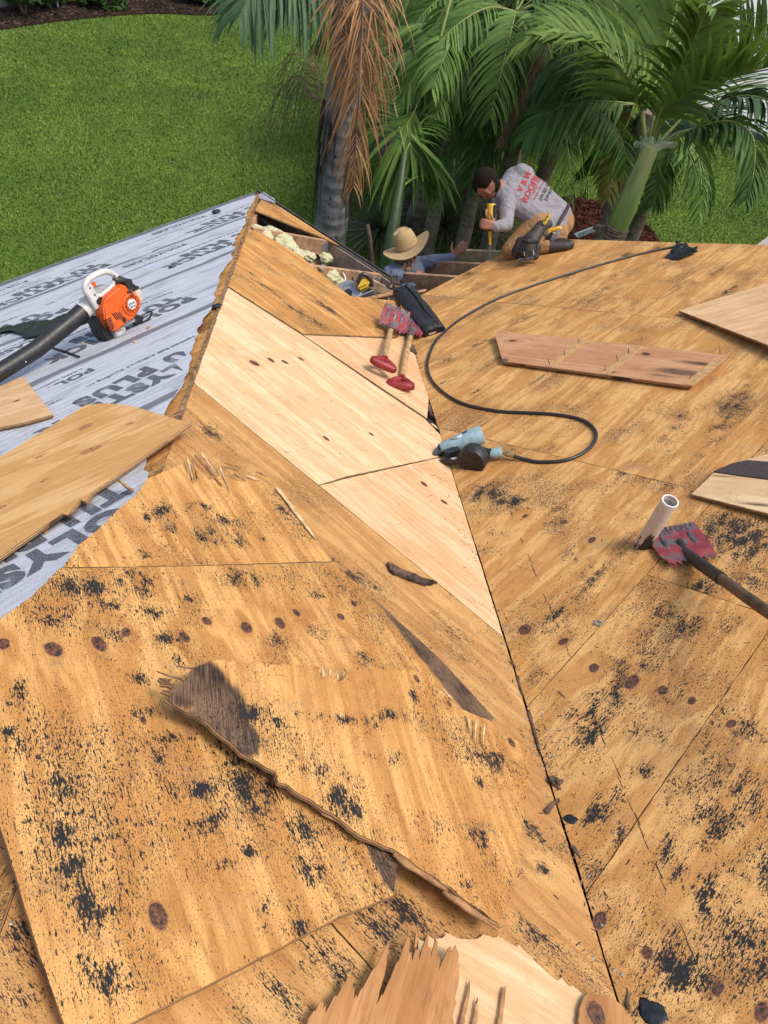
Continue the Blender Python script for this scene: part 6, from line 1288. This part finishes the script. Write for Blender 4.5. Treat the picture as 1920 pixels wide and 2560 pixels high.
# explicit hanging leaves of the palm behind the kneeling worker
cB = palm_root('palm_tree', 'palm with long combed leaves hanging over the kneeling worker', atd(1570, 420, 9.6), group='palms behind the workers'); trunk(cB, atd(1590, 250, 9.6).z, .10, .08, MT['trunkC'])
ex = [([(1590, 250, 9.5), (1560, 165, 9.4), (1480, 135, 9.3), (1400, 150, 9.3), (1340, 195, 9.3)], .72, 44, 'leafD', .9), ([(1590, 260, 9.5), (1530, 255, 9.4), (1450, 255, 9.3), (1370, 285, 9.2), (1310, 350, 9.2)], .62, 44, 'leafM', .8), ([(1590, 260, 9.5), (1500, 270, 9.3), (1540, 320, 9.1), (1562, 380, 9.0), (1560, 440, 9.0)], .40, 36, 'leafM', .6),
      ([(1595, 250, 9.5), (1610, 330, 9.5), (1640, 400, 9.6), (1670, 470, 9.7)], .5, 34, 'leafD', .9), ([(1590, 250, 9.6), (1560, 330, 9.5), (1535, 420, 9.4), (1520, 500, 9.3)], .34, 36, 'leafY', .9), ([(1590, 250, 9.6), (1480, 210, 9.7), (1350, 250, 9.7), (1260, 330, 9.7)], .66, 44, 'leafD', .9), ([(1590, 250, 9.5), (1660, 300, 9.7), (1720, 380, 9.8), (1750, 470, 9.8)], .45, 34, 'leafD', .9)]
for i, (pts, L, n, mt, dr) in enumerate(ex): frond(cB, [atd(*p) for p in pts], L, n, .042, MT[mt], MT['rachis'], dr, (70, 45), seed=70+i)
frond(cB, [atd(*p) for p in ((1380, 60, 9.3), (1350, 150, 9.3), (1310, 230, 9.3), (1270, 310, 9.4), (1245, 370, 9.4))], .26, 40, .014, MT['deadg'], MT['rachisd'], .5, (34, 22), seed=90, side=tmp, upv=(CAM-a0).normalized())
# ---- E: palm with green crownshaft in front
e0 = atd(1535, 588, 8.1); E_ = palm_root('palm_tree', 'palm with smooth green crownshaft and big arching leaves at the right roof edge', e0); ivE = E_.matrix_world.inverted()
zb = e0.z-GZ; m = MB(); m.tube([Vector((0, 0, z)) for z in np.linspace(0, zb+.02, 12)], [.11, .105, .10, .10, .098, .098, .097, .097, .097, .098, .10, .10], 20); m.build('trunk', MT['trunkA'], E_, smooth=True)
Hs = .86
def shaftmat():
    N = NT('green_crownshaft'); co = obj_co(N); sep = N.n('SeparateXYZ', {0: co}); a = N.noise(N.scale(co, (9, 9, 2)), 1, 4, .6); b = N.noise(co, 60, 3, .6)
    c = N.mix(N.mapr(sep.outputs[2], zb+.1, zb+Hs), (.27, .36, .08), (.47, .48, .20)); c = N.mix(N.mapr(a, .4, .7, 0, .5), c, (.10, .17, .035)); c = N.mix(N.mapr(b, .55, .75, 0, .4), c, (.26, .22, .12)); return N.fin(c, .38, .4)
m = MB(); m.tube([Vector((.02*math.sin(z*2), 0, zb+z)) for z in np.linspace(0, Hs, 14)], [.075, .090, .096, .097, .095, .092, .088, .084, .080, .077, .075, .073, .072, .070], 24); m.build('crownshaft', shaftmat(), E_, smooth=True)
m = MB()
for k in range(5): m.tube([Vector((.100*math.cos(x), .100*math.sin(x), zb-.02+k*.028+.01*math.sin(x+k))) for x in np.linspace(0, 6.283, 25)], .014, 6)
m.prism([(-.22, -.03), (-.10, -.05), (-.06, .03), (-.14, .06)], zb-.03, zb+.02); m.build('dry_sheath_ring', plain('dry_sheath', (.20, .15, .095), .9, .5, 20), E_, smooth=True)
top = Vector((e0.x, e0.y, e0.z+Hs)); m = MB()
for k, (u, v, dd) in enumerate(((1591, 362, 8.0), (1628, 350, 7.95), (1690, 362, 7.95), (1605, 345, 8.2))): q = atd(u, v, dd); m.tube([ivE @ (top+Vector((0, 0, -.06))), ivE @ top.lerp(q, .5), ivE @ q], [.05, .034, .024], 8)
m.build('petiole_stub', plain('pale_petiole', (.34, .36, .20), .5, .25, 20, dirt=(.2, .13, .07), dirt_amt=.4), E_, smooth=True)
for k, (u, v, dd) in enumerate(((1591, 361, 7.99), (1628, 349, 7.94))):
    m = MB(); q = ivE @ atd(u, v, dd); m.ball(q, .026, None, 10, 6); m.build('cut_end', plain('pale_cut', (.62, .56, .40), .8, .1, 40), E_, smooth=True)
fE = [([(1612, 385, 8.05), (1606, 300, 8.0), (1585, 225, 7.9), (1548, 165, 7.8), (1490, 122, 7.7), (1430, 98, 7.6), (1380, 98, 7.5)], .66, 60, 'leafE', .35, (70, 25), .35),
      ([(1612, 385, 8.05), (1610, 300, 8.2), (1590, 200, 8.4), (1540, 110, 8.5), (1470, 60, 8.6), (1390, 60, 8.6), (1300, 110, 8.6)], .72, 60, 'leafE', .6, (70, 40), .2),
      ([(1620, 380, 8.05), (1660, 300, 8.0), (1740, 235, 7.9), (1830, 195, 7.8), (1930, 165, 7.7), (2040, 160, 7.6)], .85, 62, 'leafE', .22, (62, 40), .5),
      ([(1625, 380, 8.05), (1690, 345, 8.0), (1760, 315, 7.9), (1830, 305, 7.8), (1880, 340, 7.7), (1885, 420, 7.65), (1865, 500, 7.6)], .46, 60, 'leafD', .7, (64, 36), .1),
      ([(1618, 380, 8.05), (1650, 280, 7.9), (1690, 190, 7.7), (1735, 100, 7.5), (1760, 40, 7.4), (1790, 20, 7.3)], .60, 56, 'leafE', .75, (58, 30), .1),
      ([(1615, 380, 8.1), (1640, 260, 8.3), (1660, 140, 8.6), (1690, 20, 8.8), (1720, -120, 9.0)], 1.0, 52, 'leafE', .25, (52, 38), .3),
      ([(1615, 380, 8.1), (1600, 250, 8.4), (1570, 110, 8.8), (1520, -20, 9.1), (1450, -110, 9.3)], .95, 52, 'leafE', .3, (56, 38), .3),
      ([(1625, 380, 8.05), (1720, 280, 8.3), (1840, 160, 8.6), (1960, 60, 8.8)], .8, 50, 'leafE', .3, (58, 40), .3),
      ([(1625, 380, 8.1), (1700, 330, 8.5), (1790, 330, 8.9), (1880, 400, 9.1)], .55, 44, 'leafD', .8, (64, 40), .1),
      ([(1735, 330, 8.4), (1800, 260, 8.3), (1870, 240, 8.2), (1950, 260, 8.1)], .5, 40, 'leafB', .7, (60, 40), .1)]
for i, (pts, L, n, mt, dr, ag, lf) in enumerate(fE): frond(E_, [atd(*p) for p in pts], L, n, .044, MT[mt], MT['rachis'], dr, ag, seed=100+i, rr=.018, lift=lf, start=.22)
# ---- leafy shrubs
def shrub(label, c, rx, rz, n, mat, seed, size=.06, group='shrubs', name='leafy_shrub'):
    t = tag(empty(name, (c[0], c[1], GZ)), label, 'shrub', group); R = np.random.default_rng(seed); V = []; F = []; lob = [(R.normal(0, .45, 3), R.uniform(.45, .8)) for _ in range(9)]
    k = 0
    while k < n:
        lc, lr = lob[R.integers(0, 9)]; d = R.normal(0, 1, 3); d /= np.linalg.norm(d); q = lc*.9 + d*lr*R.uniform(.6, 1.0)**.5; p = np.array([q[0]*rx, q[1]*rx, rz*(.75+.6*q[2])])
        if p[2] < .03: continue
        k += 1; a = R.normal(0, 1, 3); a /= np.linalg.norm(a); b = np.cross(a, R.normal(0, 1, 3)); b /= np.linalg.norm(b)+1e-9; s = size*R.uniform(.6, 1.4); i = len(V); V += [tuple(p-a*s), tuple(p+b*s*.45), tuple(p+a*s), tuple(p-b*s*.45)]; F.append((i, i+1, i+2, i+3))
    me = bpy.data.meshes.new('foliage'); me.from_pydata(V, [], F); link('foliage', me, mat, t)
    m = MB(); rr = random.Random(seed)
    for j in range(6): th = rr.uniform(0, 6.28); m.tube([(0, 0, 0), (rx*.3*math.cos(th), rx*.3*math.sin(th), rz*.5), (rx*.6*math.cos(th), rx*.6*math.sin(th), rz*1.0)], [.03, .02, .006], 6)
    m.build('stem', MT['rachisd'], t); return t
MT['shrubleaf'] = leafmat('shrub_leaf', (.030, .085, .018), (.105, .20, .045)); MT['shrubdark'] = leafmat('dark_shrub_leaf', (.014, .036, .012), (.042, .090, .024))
for i, (u, v, rx, rz, lab) in enumerate(((62, 40, .42, .6, 'broad-leaved green shrub in the far bed, at the frame corner'), (125, 22, .30, .4, 'small green shrub in the far bed beside the white lamp'), (268, 22, .45, .45, 'low green shrub in the far bed left of the black path light'), (490, 6, .35, .3, 'low green shrub in the far bed right of the black path light'))):
    p = onz(u, v, GZ); shrub(lab, p, rx, rz, 900, MT['shrubleaf'], 60+i, .075, 'shrubs in the far bed')
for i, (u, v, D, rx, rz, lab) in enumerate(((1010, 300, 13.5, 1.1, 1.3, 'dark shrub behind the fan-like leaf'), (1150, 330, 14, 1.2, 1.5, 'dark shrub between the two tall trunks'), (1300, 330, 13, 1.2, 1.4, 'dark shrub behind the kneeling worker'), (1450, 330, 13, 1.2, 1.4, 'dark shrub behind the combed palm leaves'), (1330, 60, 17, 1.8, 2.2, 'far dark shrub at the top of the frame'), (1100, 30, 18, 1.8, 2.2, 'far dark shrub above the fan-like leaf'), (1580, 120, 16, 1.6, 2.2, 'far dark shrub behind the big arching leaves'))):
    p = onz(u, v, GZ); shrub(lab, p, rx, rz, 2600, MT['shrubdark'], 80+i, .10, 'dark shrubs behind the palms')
# ---- spiky rosettes under the palms
MT['spikeg'] = leafmat('grey_green_blade', (.075, .095, .045), (.20, .21, .11), .6); MT['spiket'] = leafmat('tan_dry_blade', (.16, .12, .075), (.36, .28, .18), .7)
def rosette(label, c, r, n, seed):
    t = tag(empty('spiky_plant', (c.x, c.y, GZ)), label, 'plant', 'spiky plants under the palms')
    for nm, mat, nn, e0_, e1_ in (('green_leaf_rosette', MT['spikeg'], n, .25, 1.4), ('dry_leaf_skirt', MT['spiket'], n//2, .0, .4)):
        R = random.Random(seed+nn); m = MB()
        for k in range(nn):
            th = R.uniform(0, 6.283); el = R.uniform(e0_, e1_); d = Vector((math.cos(th)*math.cos(el), math.sin(th)*math.cos(el), math.sin(el))); L = r*R.uniform(.6, 1.1); wd = Vector((-math.sin(th), math.cos(th), 0)); q = Vector((0, 0, .15)); vs = []
            for j in range(5): w = .022*(.7, 1, .9, .6, .05)[j]; vs += [q-wd*w*.5, q+wd*w*.5]; d = (d+Vector((0, 0, -.16))).normalized(); q = q+d*L/4
            m.add(vs, [(2*j, 2*j+1, 2*j+3, 2*j+2) for j in range(4)])
        me = bpy.data.meshes.new(nm); me.from_pydata(m.v, [], m.f); link(nm, me, mat, t)
    return t
for i, (u, v, r, lab) in enumerate(((1110, 590, .95, 'spiky plant directly right of the straw hat'), (1155, 530, .85, 'spiky plant left of the yellow power saw'), (1060, 540, .8, 'spiky plant behind the straw hat'), (1215, 600, .8, 'spiky plant below the kneeling worker\'s arms'), (945, 600, .7, 'spiky plant between the grey trunk and the hat'), (1190, 480, .8, 'spiky plant behind the kneeling worker\'s head'))):
    rosette(lab, onz(u, v, GZ), r, 150, 200+i)
# ---- small things on the ground
def pathlight(label, u, v, col, hgt=.42):
    p = onz(u, v, GZ); t = tag(empty('path_light', (p.x, p.y, GZ)), label, 'garden light', 'garden lights in the far bed'); mt = plain('light_metal', col, .5, .2, 30)
    m = MB(); m.tube([(0, 0, 0), (0, 0, hgt*.75)], .016, 8); m.build('stake', mt, t)
    m = MB(); m.lathe([(.03, hgt*.72), (.045, hgt*.75), (.045, hgt*.9), (.10, hgt*.92), (.06, hgt), (.0001, hgt*1.03)], None, 16); m.build('lamp_head', plain('lamp_glass', (.45, .45, .43), .3, .2, 30), t, smooth=True)
pathlight('black stake garden light in the far bed', 402, 26, (.02, .02, .02), .45); pathlight('small white garden light near the frame corner', 146, 24, (.5, .52, .55), .35); pathlight('dark garden light in the far bed nearest the palm', 574, 14, (.03, .03, .03), .4)
m = MB(); p = onz(0, 14, GZ); m.box((-.3, 0, .12), (1.0, .2, .24)); tag(m.build('low_kerb_wall', plain('pale_stone', (.36, .34, .31), .9, .2, 10), None, Matrix.Translation(p), bevel=.02), 'pale low wall end in the far bed at the frame corner', 'wall')
# bent gutter pieces lying in the red mulch
def gutter(label, u, v, ang, L):
    p = onz(u, v, GZ+.25); m = MB(); W_ = .13
    m.prism([(-W_/2, 0), (-W_/2, .004), (W_/2-.004, .004), (W_/2-.004, .09), (W_/2, .09), (W_/2, 0)], 0, L, Matrix(((1, 0, 0, 0), (0, 0, 1, 0), (0, 1, 0, 0), (0, 0, 0, 1))))
    return tag(m.build('metal_flashing', plain('pale_blue_metal', (.42, .50, .54), .4, .1, 20, metal=.2), None, Matrix.Translation(p) @ Matrix.Rotation(ang, 4, 'Z') @ Matrix.Rotation(.35, 4, 'X'), bevel=.001), label, 'flashing', 'metal flashing pieces')
gutter('bent pale metal flashing behind the kneeling worker\'s hip', 1440, 590, -.5, .55); gutter('lower piece of pale metal flashing at the far roof edge', 1468, 612, -.6, .40)
# mulch chips on the two beds
def chips(name, label, n, seed, mat, test, area):
    R = np.random.default_rng(seed); V = []; F = []; k = 0
    while k < n:
        x, y = R.uniform(area[0], area[1]), R.uniform(area[2], area[3])
        if not test(x, y): continue
        k += 1; a = R.normal(0, 1, 3); a[2] *= .35; a /= np.linalg.norm(a); b = np.cross(a, R.normal(0, 1, 3)); b /= np.linalg.norm(b)+1e-9; s = R.uniform(.02, .05); c = np.array([x, y, GZ+.045]); i = len(V); V += [tuple(c-a*s-b*s*.3), tuple(c+a*s-b*s*.3), tuple(c+a*s+b*s*.3), tuple(c-a*s+b*s*.3)]; F.append((i, i+1, i+2, i+3))
    me = bpy.data.meshes.new(name); me.from_pydata(V, [], F); return tag(link(name, me, mat), label, 'mulch', kind='stuff')
MT['chip'] = leafmat('mulch_chip', (.025, .014, .011), (.15, .10, .08), .9); MT['redchip'] = leafmat('red_mulch_chip', (.03, .010, .008), (.16, .055, .035), .9)
def inbed(x, y):
    d = Vector((x, y, GZ))-CAM; z = d.dot(FW); u = 960+FPX*d.dot(RT)/z; v = 1280-FPX*d.dot(UP)/z
    if not (-80 < u < 800 and -80 < v < 140): return False
    c_ = False; bp = bedp + [(-16, 17), (-24, 14), (-24, -2)]
    for i in range(len(bp)):
        a, b = bp[i], bp[i-1]
        if (a[1] > y) != (b[1] > y) and x < (b[0]-a[0])*(y-a[1])/(b[1]-a[1])+a[0]: c_ = not c_
    return c_
chips('mulch_chips', 'dark bark mulch chips on the far bed', 5000, 5, MT['chip'], inbed, (-14.5, -8, 0, 12))
chips('red_mulch_chips', 'red bark mulch chips around the green-shafted palm', 2600, 6, MT['redchip'], lambda x, y: math.hypot(x-p0.x, y-p0.y) < .98, (p0.x-1, p0.x+1, p0.y-1, p0.y+1))
